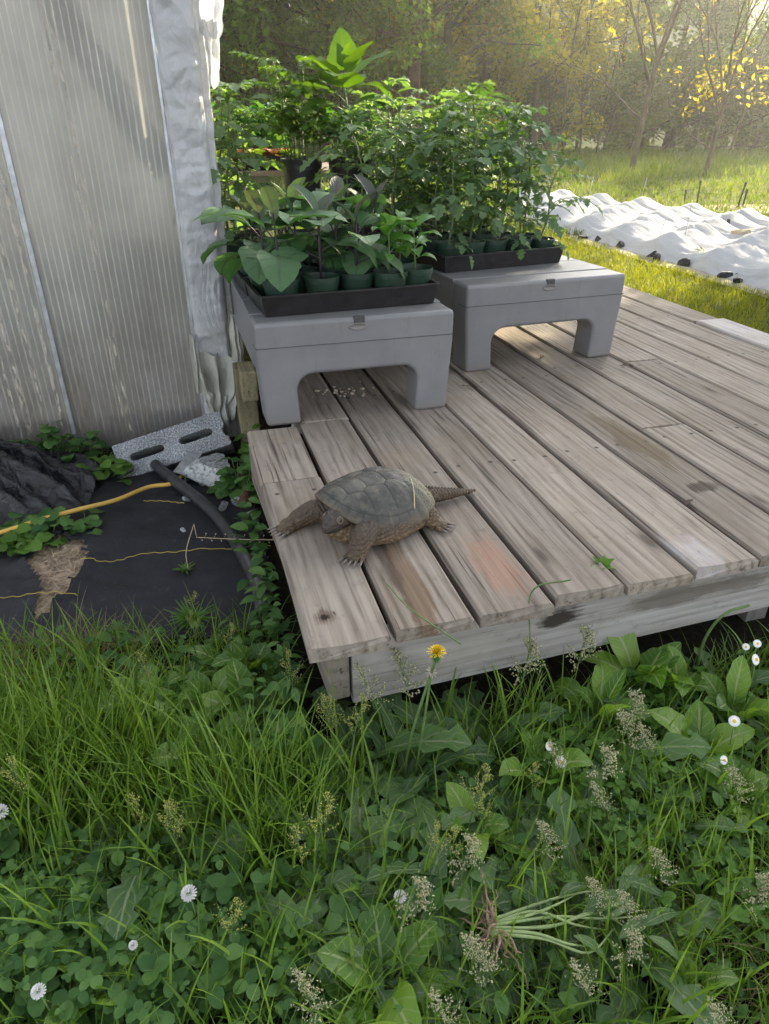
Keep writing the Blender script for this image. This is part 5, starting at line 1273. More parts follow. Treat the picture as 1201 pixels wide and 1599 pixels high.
dsp = [(505, 1075), (530, 1125), (580, 1100), (450, 1130), (720, 1130), (760, 1180), (600, 1130), (660, 1150), (560, 1190), (640, 1230), (710, 1200), (585, 1290), (690, 1320), (530, 1350), (780, 1260), (730, 1380), (820, 1330), (600, 1400), (470, 1180), (640, 1470), (860, 1260), (940, 1180), (1050, 1150), (300, 1160), (360, 1220), (1120, 1090), (420, 1120), (560, 1500), (800, 1430), (480, 1440), (700, 1540), (900, 1400), (370, 1390), (1040, 1290), (240, 1330), (980, 1480)]
ksp = [(640, 1095), (760, 1065), (835, 1050), (910, 1040), (585, 1110), (270, 1090), (300, 1060), (330, 1110), (360, 1040), (395, 1050), (280, 1150), (220, 1100), (170, 1130), (410, 1170), (440, 1220), (330, 1200), (520, 1130), (470, 1080), (560, 1560), (540, 1490), (600, 1530), (740, 1300), (800, 1310), (860, 1370), (930, 1130), (1000, 1080), (1060, 1090), (1090, 1180), (1140, 1120), (700, 1100), (390, 1120), (300, 1440), (240, 1400), (1150, 1240), (840, 1220), (150, 1540), (1080, 1540)]
items = sort_place([(p.x, p.y) for p in (on_z(x, y, 0.03) for x, y in dsp) if front_dist(p.x, p.y) > 0.03])
for i, (x, y) in enumerate(items):
    o = link('dandelion_plant', dm[i % 4], None, (x, y, 0)); s_ = random.uniform(0.75, 1.0); s_ *= (1.3 if x < 0.3 else 1.1) if front_dist(x, y) < 0.14 else 1; o.rotation_euler = (0, 0, i * 1.9); o.scale = (s_, s_, s_)
    tag(o, f'jagged leaved dandelion plant, {ordn(i)} from the left in the weeds', 'dandelion', 'dandelion plants in the weeds')
items = sort_place([(p.x, p.y) for p in (on_z(x, y, 0.04) for x, y in ksp) if lawn_ok(p.x, p.y)])
for i, (x, y) in enumerate(items):
    o = link('broad_leaf_weed', km[i % 4], None, (x, y, 0)); s_ = random.uniform(0.65, 1.0) * (0.72 if y < 0.75 else 1); o.rotation_euler = (0, 0, i * 2.3); o.scale = (s_, s_, s_)
    o.scale = (s_, s_, s_ * (1.35 if 0 < front_dist(x, y) < 0.2 and -0.02 < x else 1)); tag(o, f'smooth broad leaved weed, {ordn(i)} from the left in the weeds', 'weed', 'broad leaved weeds below the deck')
# the flowering dandelion at the deck corner
fl = on_y(682, 1018, 0.90); base = on_z(600, 1185, 0.0); base = Vector((fl.x - 0.055, fl.y - 0.02, 0.0))
fe = empty('flowering_dandelion', base); tag(fe, 'yellow dandelion flower on a tall stem in front of the deck corner', 'dandelion')
tip = fl - base
mb = MB(); st = smooth_path([(0, 0, 0), (tip.x * 0.25, tip.y * 0.3, tip.z * 0.4), (tip.x * 0.75, tip.y * 0.8, tip.z * 0.78), (tip.x, tip.y, tip.z - 0.012)], 8); mb.tube(st, 0.0028, 8); 
s2 = smooth_path([(0.02, 0, 0), (0.035, 0, tip.z * 0.5), (tip.x - 0.008, tip.y, tip.z - 0.05)], 8); mb.tube(s2, 0.0022, 8); mb.build('stem', wS, fe)
mb = MB(); rnd = random.Random(3)
for i in range(90):
    f = i / 90; mb.leaf((tip.x, tip.y, tip.z - 0.004), i * 2.4, R(88 - 62 * f + rnd.uniform(-8, 8)), R(80 - 95 * f), 0.014 + 0.004 * f, lambda t: 0.0011 * (1 - t * 0.3), 4, 0.2)
mb.build('flower_head', yelC, fe, True, True)
mb = MB()
mb.lathe((tip.x, tip.y, tip.z - 0.016), [(0.001, 0), (0.006, 0.003), (0.0075, 0.009), (0.0065, 0.013)], 12)
for i in range(14): mb.leaf((tip.x, tip.y, tip.z - 0.012), i * 0.45, R(-5), R(-75), 0.011, pr_ovate(0.0014), 4, 0.2)
mb.build('sepals', clL, fe, True, True)
mb = MB(); q = Vector((tip.x - 0.008, tip.y, tip.z - 0.046)); mb.ball(q, 0.0055, 10, 8)
for i in range(26): mb.leaf(q, i * 2.4, R(80 - i * 4), R(40 - i * 4), 0.011, lambda t: 0.0008, 3, 0)
mb.build('closed_bud', plain('bud_grey', (0.30, 0.28, 0.22), 0.8, 0.2, 0.3, 80), fe, True, True)
mb = MB()
for az, p0, p1, L in ((2.3, 60, -5, 0.19), (0.5, 65, 10, 0.17), (3.6, 45, -40, 0.17), (1.2, 50, -20, 0.16), (5.3, 40, -50, 0.18), (-0.3, 55, -35, 0.15)):
    mb.leaf((0, 0, 0.01), az, R(p0), R(p1), L, pr_dand(0.036, 3.6), 20, 0.2, random.uniform(-0.3, 0.3), wav=0.01)
mb.build('leaves', dkL, fe, True, True)

# seed heads
def seedhead(seed, H, kind):
    rnd = random.Random(seed); e = empty('seed_head_grass'); st = MB(); sb = MB()
    lx, ly = rnd.uniform(-0.05, 0.05), rnd.uniform(-0.05, 0.05)
    P = [Vector((lx * t * t, ly * t * t, H * t)) for t in np.linspace(0, 1, 9)]
    st.tube(P, [0.0013 - 0.0007 * i / 8 for i in range(9)], 5, 0, False)
    def grain(p, s_):
        d = Vector((rnd.gauss(0, 1), rnd.gauss(0, 1), rnd.gauss(0.3, 1))).normalized(); a = d.orthogonal().normalized() * s_ * 0.42; b = d.cross(a)
        V = [p - d * s_ * 0.8, p + a, p + b, p - a, p - b, p + d * s_]; sb.add([tuple(v) for v in V], [(0, 2, 1), (0, 3, 2), (0, 4, 3), (0, 1, 4), (5, 1, 2), (5, 2, 3), (5, 3, 4), (5, 4, 1)])
    n = 11 if kind == 'pale' else 9
    for i in range(n):
        t = 0.62 + 0.38 * i / n; p = P[min(8, int(t * 8))].lerp(P[min(8, int(t * 8) + 1)], t * 8 % 1) if t < 1 else P[-1]
        for s_ in range(3 if kind == 'pale' else 2):
            az = rnd.uniform(0, 6.28); L = (0.034 if kind == 'pale' else 0.040) * (1.1 - i / n) * rnd.uniform(0.7, 1.2) + 0.006
            pe = R(rnd.uniform(25, 60)) if kind == 'pale' else R(rnd.uniform(45, 75)); q = p + Vector((math.cos(az) * math.cos(pe), math.sin(az) * math.cos(pe), math.sin(pe))) * L
            st.tube([p, q], [0.0005, 0.0003], 4, 0, False)
            m = 8 if kind == 'pale' else 12
            for k in range(m):
                f = 0.25 + 0.75 * k / m; j = 0.0018 if kind == 'pale' else 0.0018; grain(p.lerp(q, f) + Vector((rnd.gauss(0, j), rnd.gauss(0, j), rnd.gauss(0, j))), 0.0026 if kind == 'pale' else 0.0018)
    st.build('stalk', wS, e); sb.build('seeds', seedW if kind == 'pale' else seedY, e, False)
    return e
protoP = [seedhead(s_, H, 'pale') for s_, H in ((1, 0.20), (2, 0.24), (3, 0.17))]; protoY = [seedhead(s_, H, 'yel') for s_, H in ((11, 0.22), (12, 0.26), (13, 0.19))]
pale_sp = [(790, 985, 0.20), (880, 970, 0.2), (985, 1100, 0.17), (1010, 1135, 0.17), (940, 1190, 0.17), (1040, 1140, 0.16), (900, 1170, 0.16), (970, 1235, 0.14), (640, 1400, 0.16), (770, 1500, 0.16), (790, 1480, 0.16), (960, 1400, 0.14), (980, 1480, 0.14), (950, 1520, 0.14), (1010, 1420, 0.14), (730, 1570, 0.15), (500, 1560, 0.16), (1190, 1390, 0.14), (1180, 1220, 0.15), (1170, 1580, 0.15), (720, 1330, 0.16), (880, 1310, 0.15), (1060, 1350, 0.14), (620, 980, 0.22), (570, 975, 0.22)]
yel_sp = [(520, 1090, 0.2), (540, 1110, 0.2), (275, 1250, 0.18), (265, 1270, 0.18), (215, 1240, 0.18), (480, 1270, 0.2), (470, 1290, 0.2), (735, 1220, 0.18), (715, 1290, 0.17), (690, 1300, 0.17), (840, 1190, 0.16), (300, 960, 0.12), (290, 930, 0.1), (340, 1430, 0.16), (510, 1100, 0.19), (225, 1020, 0.16), (455, 1030, 0.2), (760, 1250, 0.16), (345, 985, 0.14), (20, 1200, 0.2)]
def place_heads(sp, protos, label, group):
    its = []
    for px, py, z in sp:
        p = on_z(px, py, z + 0.01)
        if lawn_ok(p.x, p.y) or left_of_deck(p.x, p.y) > 0: its.append((p.x, p.y, z))
        else:
            t = (0.03 - front_dist(p.x, p.y)); its.append((p.x + fn_.x * t, p.y + fn_.y * t, z))
    its.sort(); used = set()
    for i, (x, y, z) in enumerate(its):
        j = i % 3
        o = protos[j] if j not in used else copy_tree(protos[j]); used.add(j)
        s_ = z * 1.12 / (0.20, 0.24, 0.17)[j] if protos is protoP else z * 1.12 / (0.22, 0.26, 0.19)[j]
        o.location = (x, y, 0); o.rotation_euler = (0, 0, i * 2.1); o.scale = (max(0.75, s_), max(0.75, s_), s_)
        tag(o, label % ordn(i), 'seed head', group)
place_heads(pale_sp, protoP, 'feathery pale grass seed head, %s from the left', 'pale grass seed heads')
place_heads(yel_sp, protoY, 'yellow green sorrel seed spike, %s from the left', 'yellow green sorrel spikes')

# white flowers
def clover_flower(label, px, py, z, r):
    p = on_z(px, py, z); e = empty('clover_flower', (p.x, p.y, 0)); tag(e, label, 'flower', 'white clover flowers')
    mb = MB(); mb.tube([(0, 0, 0), (0.004, 0, z * 0.5), (0, 0, z)], 0.0011, 5); mb.build('stem', wS, e)
    mb = MB(); rnd = random.Random(int(px))
    for i in range(70):
        a = i * 2.4; f = i / 69; el = math.asin(-0.55 + 1.55 * f); d = Vector((math.cos(a) * math.cos(el), math.sin(a) * math.cos(el), math.sin(el)))
        mb.leaf(Vector((0, 0, z)) + d * r * 0.45, a, el - 0.1, el + 0.5, r * 0.62, pr_ovate(r * 0.15), 3, 0.4)
    mb.build('flower_head', white, e, True, True)
for q in (('white clover flower among grass at lower left centre', 295, 1395, 0.14, 0.011), ('white clover flower by the bottom left corner', 60, 1548, 0.12, 0.009), ('white clover flower at the left edge of the grass', 0, 1268, 0.15, 0.012), ('tiny white clover flower above the bottom left clover patch', 208, 1476, 0.11, 0.006), ('white clover flower below the sorrel spikes, low centre', 625, 1400, 0.10, 0.009)): clover_flower(*q)
def daisy(label, px, py, z, r, az):
    p = on_z(px, py, z)
    if not lawn_ok(p.x, p.y): t = 0.03 - front_dist(p.x, p.y); p = p + fn_ * t
    e = empty('daisy', (p.x, p.y, 0)); tag(e, label, 'flower', 'small white daisies')
    mb = MB(); mb.tube([(0.02, 0.01, 0), (0.006, 0, z * 0.6), (0, 0, z)], 0.001, 5); mb.build('stem', wS, e)
    n = Vector((math.cos(az) * 0.5, -0.7, 0.6)).normalized(); a = n.orthogonal().normalized(); b = n.cross(a); mb = MB()
    for i in range(24):
        w = i * 2 * math.pi / 24; d = a * math.cos(w) + b * math.sin(w); s_ = d.cross(n) * r * 0.10; c = Vector((0, 0, z))
        V = [c + d * r * 0.3 - s_ * 0.6, c + d * r * 0.3 + s_ * 0.6, c + d * r * 0.97 + s_ - n * r * 0.1, c + d * r * 1.02 - n * r * 0.12, c + d * r * 0.97 - s_ - n * r * 0.1]
        mb.add([tuple(v) for v in V], [(0, 1, 2, 4), (4, 2, 3)])
    mb.build('petals', white, e, False)
    mb = MB(); mb.ball(Vector((0, 0, z)) + n * r * 0.02, r * 0.33, 10, 6); mb.build('flower_centre', yelC, e)
for q in (('open white daisy nearest the right end of the deck rim', 1181, 1030, 0.17, 0.011, 0.4), ('white daisy just above the open one by the deck rim', 1183, 1005, 0.18, 0.008, 1.8), ('half closed white daisy left of the rim pair', 1165, 1010, 0.17, 0.007, 3.0), ('white daisy facing sideways right of the pale seed heads', 1147, 1126, 0.14, 0.010, 2.2), ('white daisy lowest of those on the right', 1131, 1187, 0.12, 0.008, 1.0), ('white daisy hanging beside the broken weed stem', 876, 1190, 0.12, 0.010, 3.5), ('small white daisy above the hanging one', 858, 1165, 0.13, 0.008, 0.2)): daisy(*q)

# pulled weed lying with bare roots
p = on_z(765, 1440, 0.10); pe = empty('pulled_weed', (p.x, p.y, 0.085), 0.08); tag(pe, 'pulled up weed lying with pale stems and bare brown roots', 'weed')
rootM = plain('brown_root', (0.26, 0.18, 0.13), 0.9, 0.2, 0.4, 80, 0.4); paleS = plain('pale_stem', (0.24, 0.31, 0.13), 0.55, 0.4, 0.25, 30)
mb = MB(); rnd = random.Random(5)
for i in range(34):
    a = rnd.uniform(1.6, 5.4); L = rnd.uniform(0.03, 0.075); d = Vector((math.cos(a) * 0.5, math.sin(a), rnd.uniform(-0.6, 0.5)))
    P = [Vector((0.01, 0, 0))]; 
    for k in range(6): P.append(P[-1] + d * L / 6 + Vector((rnd.gauss(0, 0.004), rnd.gauss(0, 0.004), rnd.gauss(0, 0.004))))
    mb.tube(P, [0.0028, 0.0026, 0.002, 0.0016, 0.0013, 0.001, 0.0006], 6)
mb.build('roots', rootM, pe)
mb = MB()
for i in range(8):
    k = (i - 3.5) / 3.5; L = rnd.uniform(0.14, 0.24); mb.tube(smooth_path([(0.0, 0.008 * k, 0.004 * rnd.random()), (L * 0.4, 0.02 * k + rnd.gauss(0, 0.006), 0.012), (L * 0.7, 0.03 * k + rnd.gauss(0, 0.014), 0.02), (L, 0.04 * k + rnd.gauss(0, 0.02), 0.01 + rnd.uniform(-0.02, 0.02))], 7), np.linspace(0.0028, 0.0010, 22).tolist(), 7)
mb.build('stems', paleS, pe)
mb = MB()
for i in range(12): mb.leaf((rnd.uniform(0.1, 0.22), rnd.uniform(-0.05, 0.05), 0.02), rnd.uniform(-0.9, 0.9), R(20), R(-50), rnd.uniform(0.05, 0.09), pr_ovate(0.010), 6, 0.2, rnd.uniform(-0.5, 0.5))
mb.build('leaves', dkL, pe, True, True)
# lobed weeds by the wall and hose: clumps of round toothed leaves
def wall_weed(seed, n, spread, H):
    rnd = random.Random(seed); e = empty('creeping_weed'); sb = MB(); fb = MB()
    for i in range(n):
        a = rnd.uniform(0, 6.28); q = spread * math.sqrt(rnd.random()); o = Vector((q * math.cos(a), q * 0.5 * math.sin(a), 0)); t = o + Vector((rnd.gauss(0, 0.02), rnd.gauss(0, 0.02), rnd.uniform(0.25, 1) * H * (1 - q / spread * 0.5)))
        sb.tube([o * 0.6, o.lerp(t, 0.6), t], [0.0016, 0.0013, 0.001], 5, 0, False)
        s_ = rnd.uniform(0.024, 0.042); az = rnd.uniform(0, 6.28)
        fb.leaf(t, az, R(rnd.uniform(-5, 35)), R(rnd.uniform(-60, -15)), s_ * 1.3, lambda u: s_ * 0.62 * (0.3 if u <= 0 else 0.05 if u >= 1 else (math.sin(math.pi * min(1, 0.15 + u * 0.85)) ** 0.55) * (0.86 + 0.2 * abs(math.sin(u * 11)))), 9, 0.15, rnd.uniform(-0.4, 0.4), wav=0.03)
    sb.build('stems', wS, e); fb.build('leaves', oxL if seed % 2 else clL, e, True, True); return e
for i, (px, py, n, sp, H, lab) in enumerate(((95, 715, 70, 0.17, 0.16, 'green creeping weed at the wall foot left of the cinder block'), (150, 745, 40, 0.12, 0.10, 'small creeping weed touching the left end of the cinder block'), (35, 690, 40, 0.13, 0.14, 'creeping weed behind the black plastic heap'), (75, 665, 22, 0.04, 0.22, 'single tall creeping weed climbing the cloudy wall'), (85, 825, 60, 0.14, 0.06, 'creeping weed growing over the yellow hose'), (20, 850, 40, 0.10, 0.05, 'creeping weed under the hose at the left edge'), (385, 770, 60, 0.07, 0.16, 'green weed between the concrete slab and the deck'), (405, 720, 40, 0.05, 0.14, 'weed below the timber block at the deck edge'))):
    o = wall_weed(100 + i, n, sp, H); p = on_z(px, py, 0.02); o.location = (p.x, p.y, 0.01); tag(o, lab, 'weed', 'creeping weeds by the greenhouse')
# little plants on the mat, the deck sprout, dry stalk
def sprout(name, px, py, z, label, mat, n, L, Wd, cat='weed', el=(10, 70), rows=5):
    p = on_z(px, py, z); mb = MB(); rnd = random.Random(int(px * 3 + py))
    for i in range(n): mb.leaf((0, 0, 0), i * 2.4, R(rnd.uniform(*el)), R(rnd.uniform(-30, 30)), L * rnd.uniform(0.6, 1.15), pr_ovate(Wd), rows, 0.25, rnd.uniform(-0.4, 0.4))
    o = mb.build(name, mat, None, True, True); o.location = p; tag(o, label, cat); return o
sprout('deck_sprout', 941, 886, DZ - 0.004, 'small green plant sprouting from the gap between deck planks', oxL, 13, 0.027, 0.007)
sprout('mat_sprout', 185, 979, 0.016, 'tiny weed growing flat on the black mat near its front edge', clL, 14, 0.028, 0.004, el=(0, 40))
sprout('mat_sprout', 290, 890, 0.016, 'small weed on the mat at the foot of the bent dry stalk', oxL, 22, 0.035, 0.003, el=(5, 60))
sprout('mat_sprout', 300, 975, 0.016, 'bushy pale weed standing on the mat left of the pipe', oxL, 60, 0.07, 0.003, el=(40, 85))
mb = MB(); mb.tube(smooth_path([on_z(294, 890, 0.02), on_z(291, 860, 0.05), on_z(303, 818, 0.09)], 8), 0.0013, 5); mb.tube(smooth_path([on_z(303, 818, 0.09), on_z(307, 838, 0.05)], 4), 0.0012, 5); mb.tube(smooth_path([on_z(307, 839, 0.05), on_z(370, 842, 0.06), on_z(440, 843, 0.08)], 8), 0.0012, 5)
for i in range(16):
    q = on_z(312 + i * 7.5, 839 + i * 0.25, 0.06); mb.tube([q, q + Vector((0.006, 0.0, 0.012 if i % 2 else -0.009))], [0.0004, 0.0003], 4); mb.ball(q + Vector((0.006, 0, 0.013 if i % 2 else -0.010)), 0.0022, 6, 4)
tag(mb.build('dry_stalk', plain('tan_dry_stalk', (0.50, 0.42, 0.28), 0.8, 0.2)), 'bent dry tan stalk with tiny pods lying over the mat and pipe', 'stalk')
for lab, pts, wd in (('long pale grass stem leaning against the end of the second plank', [(605, 912, 0.33), (640, 950, 0.33), (720, 1006, 0.28)], 0.0016), ('thin green stem rising before the end of the rusty plank', [(765, 1090, 0.0), (800, 985, 0.2), (830, 925, 0.32), (892, 905, 0.36)], 0.0017), ('green weed stalk broken over at the right of the rim', [(1085, 1060, 0.02), (1100, 1000, 0.14), (1130, 960, 0.22), (1170, 945, 0.24)], 0.003)):
    P = []
    for px, py, z in pts:
        q = on_z(px, py, z); t = 0.02 - front_dist(q.x, q.y)
        if t > 0 and z < 0.31: q = q + fn_ * t
        P.append(q)
    mb = MB(); mb.tube(smooth_path(P, 8), wd, 6); tag(mb.build('bent_weed', wS), lab, 'grass stem')
# crumbs, twigs and dead leaves on the deck
litM = plain('dead_leaf', (0.09, 0.065, 0.05), 0.9, 0.2, 0.4, 60)
for i, (px, py, L, lab) in enumerate(((968, 571, 0.05, 'dry twig on the deck right of the farther rack foot'), (845, 560, 0.05, 'dead leaf lying under the arch of the farther rack'), (742, 605, 0.035, 'dead leaf in the gap between the two racks'), (1082, 780, 0.04, 'dead leaf crumb beside the damp mark'), (520, 955, 0.012, 'dark crumb near the knot of the first plank'))):
    p = on_z(px, py, DZ + 0.006); mb = MB(); mb.leaf((0, 0, 0), i * 1.3, R(5), R(-8), L, pr_ovate(L * 0.16), 6, 0.5, 0.2, wav=0.06); o = mb.build('dead_leaf', litM, None, True, True); o.location = p; tag(o, lab, 'dead leaf')
crM = plain('pale_crumb', (0.40, 0.34, 0.25), 0.9, 0.2, 0.2)
mb = MB(); rnd = random.Random(8)
for i in range(34):
    p = on_z(rnd.gauss(535, 26), rnd.gauss(612, 8), DZ); mb.ball((p.x, p.y, DZ + 0.004), rnd.uniform(0.002, 0.007), 6, 4, 0, (1, 1, 0.7), 0.5, i)
tag(mb.build('crumbs', crM), 'pale crumbs scattered on the deck under the nearer rack', kind='stuff')
# ================================================================== LAWN, ROW COVERS, STAKES
lawnM = leaf_mat('lawn_grass', [(0.095, 0.130, 0.010), (0.165, 0.190, 0.016), (0.24, 0.245, 0.032)], 0.45, 0.5, tcol=(1.9, 1.8, 0.5))
meadM = leaf_mat('meadow_grass', [(0.070, 0.120, 0.018), (0.110, 0.165, 0.030), (0.180, 0.200, 0.060)], 0.4, 0.6, tcol=(1.8, 1.7, 0.6))
def in_deck(x, y):
    d = Vector((x, y, 0)) - Vector((DO.x, DO.y, 0)); w, u = d.dot(W), d.dot(U); return -0.2 < w < 2.16 and u > -0.02 and u < END + 0.1
nearL = on_z(925, 378), on_z(1201, 458)
P = []
while len(P) < 30000:
    y = random.uniform(2.0, 10.5); x = random.uniform(0.9, 5.4)
    if in_deck(x, y): continue
    k = (Vector((x, y, 0)) - nearL[0]); dirn = (nearL[1] - nearL[0]).normalized(); side = k.x * dirn.y - k.y * dirn.x
    if side > -0.05 and x > 1.0 + 0 * y: continue_ = True
    if (k.x * -dirn.y + k.y * dirn.x) > -0.10 : continue
    P.append((x, y))
tag(blades(0, P, 0.03, 0.075, 0.0030, lawnM, 'lawn', (0.1, 1.2), 3, 0.9).build('lawn', lawnM), 'bright mown grass between the deck and the white row covers', kind='stuff')
P = []
while len(P) < 52000:
    y = 8 + 26 * random.random() ** 1.5; x = random.uniform(-0.5 * y, 0.75 * y)
    if x < -0.15 * y: continue
    if y < 13 and random.random() < 0.3: continue
    P.append((x, y, ground_h(x, y) - 0.01))
Hm = np.array([0.07 + (0.25 if (q[1] > 16.5 + math.sin(q[0]) * 0.5) else 0.05) * random.random() for q in P])
tag(blades(0, P, Hm, None, np.array([0.004 + 0.0006 * q[1] for q in P]), meadM, 'mead', (0.1, 0.9), 3, 0.8).build('meadow_grass', meadM), 'tall misty meadow grass beyond the row covers', kind='stuff')

pm_ = plain('pale_path', (0.36, 0.33, 0.28), 0.95, 0.1, 0.2, 12, 0.5, 60)
dirn = (nearL[1] - nearL[0]).normalized(); nrm = Vector((dirn.y, -dirn.x, 0))
if nrm.x > 0: nrm = -nrm
a, b = nearL[0] - dirn * 2.5, nearL[1] + dirn * 3.0
mb = MB(); n = 60; V = []
for i in range(n + 1):
    q = a.lerp(b, i / n); w1 = 0.02 + 0.02 * nz(q, 2, 1); w2 = 0.15 + 0.03 * nz(q, 2.5, 4)
    for w in (-0.1, w1 * 0 + 0.06, w2): V.append((q.x + nrm.x * w, q.y + nrm.y * w, 0.02 - (0.012 if w == w2 else 0)))
mb.add(V, [(i * 3 + k, i * 3 + k + 1, i * 3 + k + 4, i * 3 + k + 3) for i in range(n) for k in range(2)])
tag(mb.build('path', pm_), 'narrow pale soil path along the foot of the white covers', kind='structure')

def cover_mat():
    t = NT('white_row_cover'); c = t.coord(); n1 = t.noise(c, 3, 5); n2 = t.noise(t.mapped(c, (20, 20, 3)), 1.0, 4, 0.6, 1.0)
    col = t.ramp(n1, [(0.3, (0.62, 0.63, 0.67)), (0.7, (0.71, 0.72, 0.75))])
    b = t.pbr(col, 0.8, t.bump(n2, 0.35, 0.03), 0.2); tr = t.n('BsdfTranslucent', {'Color': (0.74, 0.74, 0.73)}).outputs[0]
    return t.done(t.mixs(0.32, b, tr))
coverM = cover_mat(); hoopM = plain('hoop_wire', (0.3, 0.3, 0.3), 0.5)
farL = on_z(885, 330), on_z(1201, 372)
def row_cover(a, b, width, H, seed, label):
    L = (b - a).length; d = (b - a).normalized(); s_ = Vector((-d.y, d.x, 0)); nu = int(L / 0.035); nv = 40; mb = MB(); V = []; sp = 0.74; off = seed * 0.37
    for i in range(nu + 1):
        u = L * i / nu; ph = ((u + off) % sp) / sp; pk = abs(ph - 0.5) * 2                   # 1 at the hoop, 0 between
        hh = H * (1 - 0.42 * math.sin(math.pi * ph) ** 0.9) * (1 + 0.12 * nz((u, seed, 0), 1.6))
        end = min(1, min(u, L - u) / 0.35 + 0.02) ** 0.6
        for j in range(nv + 1):
            v = j / nv * 2 - 1; ang = v * math.pi / 2
            lat = math.copysign(abs(math.sin(ang)) ** 0.9, v) * width * 0.5; z = hh * max(0, math.cos(ang)) ** (0.62 + 0.25 * (1 - pk)) * end
            fold = 0.012 * math.sin(u * 34 + 5 * nz((u, v, seed), 3)) * abs(v) ** 3 + 0.010 * nz((u * 1.5, v * 1.2, seed), 3.0) + 0.016 * (0.5 - 2.0 * abs(nz((u * 0.8 + v * 0.3, v * 4.2, seed), 2.4))) * (1 - 0.6 * pk) + 0.006 * (0.5 - 2.2 * abs(nz((u * 1.5 - v * 0.6, v * 8, seed + 4), 2.4)))
            flare = 0.05 * max(0, abs(v) - 0.85) / 0.15 * (1 + nz((u * 5, seed, v), 1.5))
            lat += math.copysign(flare, v); q = a + d * u + s_ * (lat + fold * 0.5)
            V.append((q.x, q.y, max(0.012, z + fold * (0.4 + 0.6 * min(1, z / 0.1)))))
    mb.add(V, [(i * (nv + 1) + j, i * (nv + 1) + j + 1, (i + 1) * (nv + 1) + j + 1, (i + 1) * (nv + 1) + j) for i in range(nu) for j in range(nv)])
    e = empty('row_cover', (0, 0, 0)); tag(e, label, 'row cover', 'white fabric row covers in the field'); mb.build('fabric', coverM, e)
    u = (0.0 - off) % sp
    while u < L:
        if 0.3 < u < L - 0.3:
            P = [a + d * u + s_ * (math.sin(w) * width * 0.48) + Vector((0, 0, 0.97 * H * 0.93 * max(0, math.cos(w)) ** 0.75)) for w in np.linspace(-math.pi / 2, math.pi / 2, 13)]; m2 = MB(); m2.tube(P, 0.004, 6); m2.build('hoop', hoopM, e)
        u += sp
    return e
names = ['nearest white row cover beside the mown grass', 'second white row cover from the grass strip', 'third white row cover from the grass strip', 'fourth white row cover from the grass strip', 'farthest white row cover next to the field']
for i in range(5):
    f = i / 4; a = (nearL[0]).lerp(farL[0], f); b = nearL[1].lerp(farL[1], f); d = (b - a).normalized()
    a2 = a - d * 1.6; b2 = b + d * 2.5; s_ = Vector((-d.y, d.x, 0)); s_ = s_ if s_.x > 0 else -s_
    row_cover(a2 + s_ * 0.34, b2 + s_ * 0.34, 0.60 if i == 0 else 0.50, 0.235 if i == 0 else 0.24, i + 1, names[i])
bagM = plain('black_weight_bag', (0.018, 0.018, 0.02), 0.55, 0.4, 0.4, 30, 0.6, 40)
k = 0
for t_ in (-0.25, -0.05, 0.03, 0.20, 0.42, 0.47, 0.60, 0.80, 0.88, 1.05):
    q = nearL[0].lerp(nearL[1], t_) + nrm * random.uniform(-0.03, 0.05)
    rock('weight_bag', (q.x, q.y, 0.034), (random.uniform(0.04, 0.085), random.uniform(0.04, 0.06), random.uniform(0.03, 0.055)), 60 + k, bagM, f'{ordn(k)} black weight bag from the far end along the nearest white cover', 'weight bag', (0, 0, k * 0.9), 'black weight bags holding the nearest cover', 3); k += 1
for i, (px, py) in enumerate(((1006, 343), (1036, 432 - 90), (1060, 345), (985, 370), (1075, 346), (1130, 363), (940, 322), (1160, 395))):
    q = on_z(px, py, 0.05); rock('weight_bag', (q.x, q.y, 0.06), (0.08, 0.07, 0.06), 90 + i, bagM, f'{ordn(i)} black weight bag lying between the white covers', 'weight bag', (0, 0, i), 'black weight bags between the covers', 2)
for i, (px, py, r) in enumerate(((1155, 368, 0.12), (1196, 372, 0.11))):
    q = on_z(px, py, 0.12); o = rock('straw_bundle', (q.x, q.y, 0.12 if i < 2 else 0.17), (r, r, r * 0.8), 120 + i, plain('straw_cloth', (0.50, 0.42, 0.30), 0.9, 0.1, 0.2, 10, 0.6, 30), ['left round tan bundle at the right end of the covers', 'right round tan bundle at the edge of the picture', 'left tan patch bulging between the white covers', 'right tan patch bulging between the white covers'][i], 'straw bundle', (0, 0, i), 'tan bundles among the covers', 3)
stakeM = plain('dark_stake', (0.04, 0.04, 0.038), 0.7); wireM = plain('thin_white_rod', (0.55, 0.55, 0.52), 0.5)
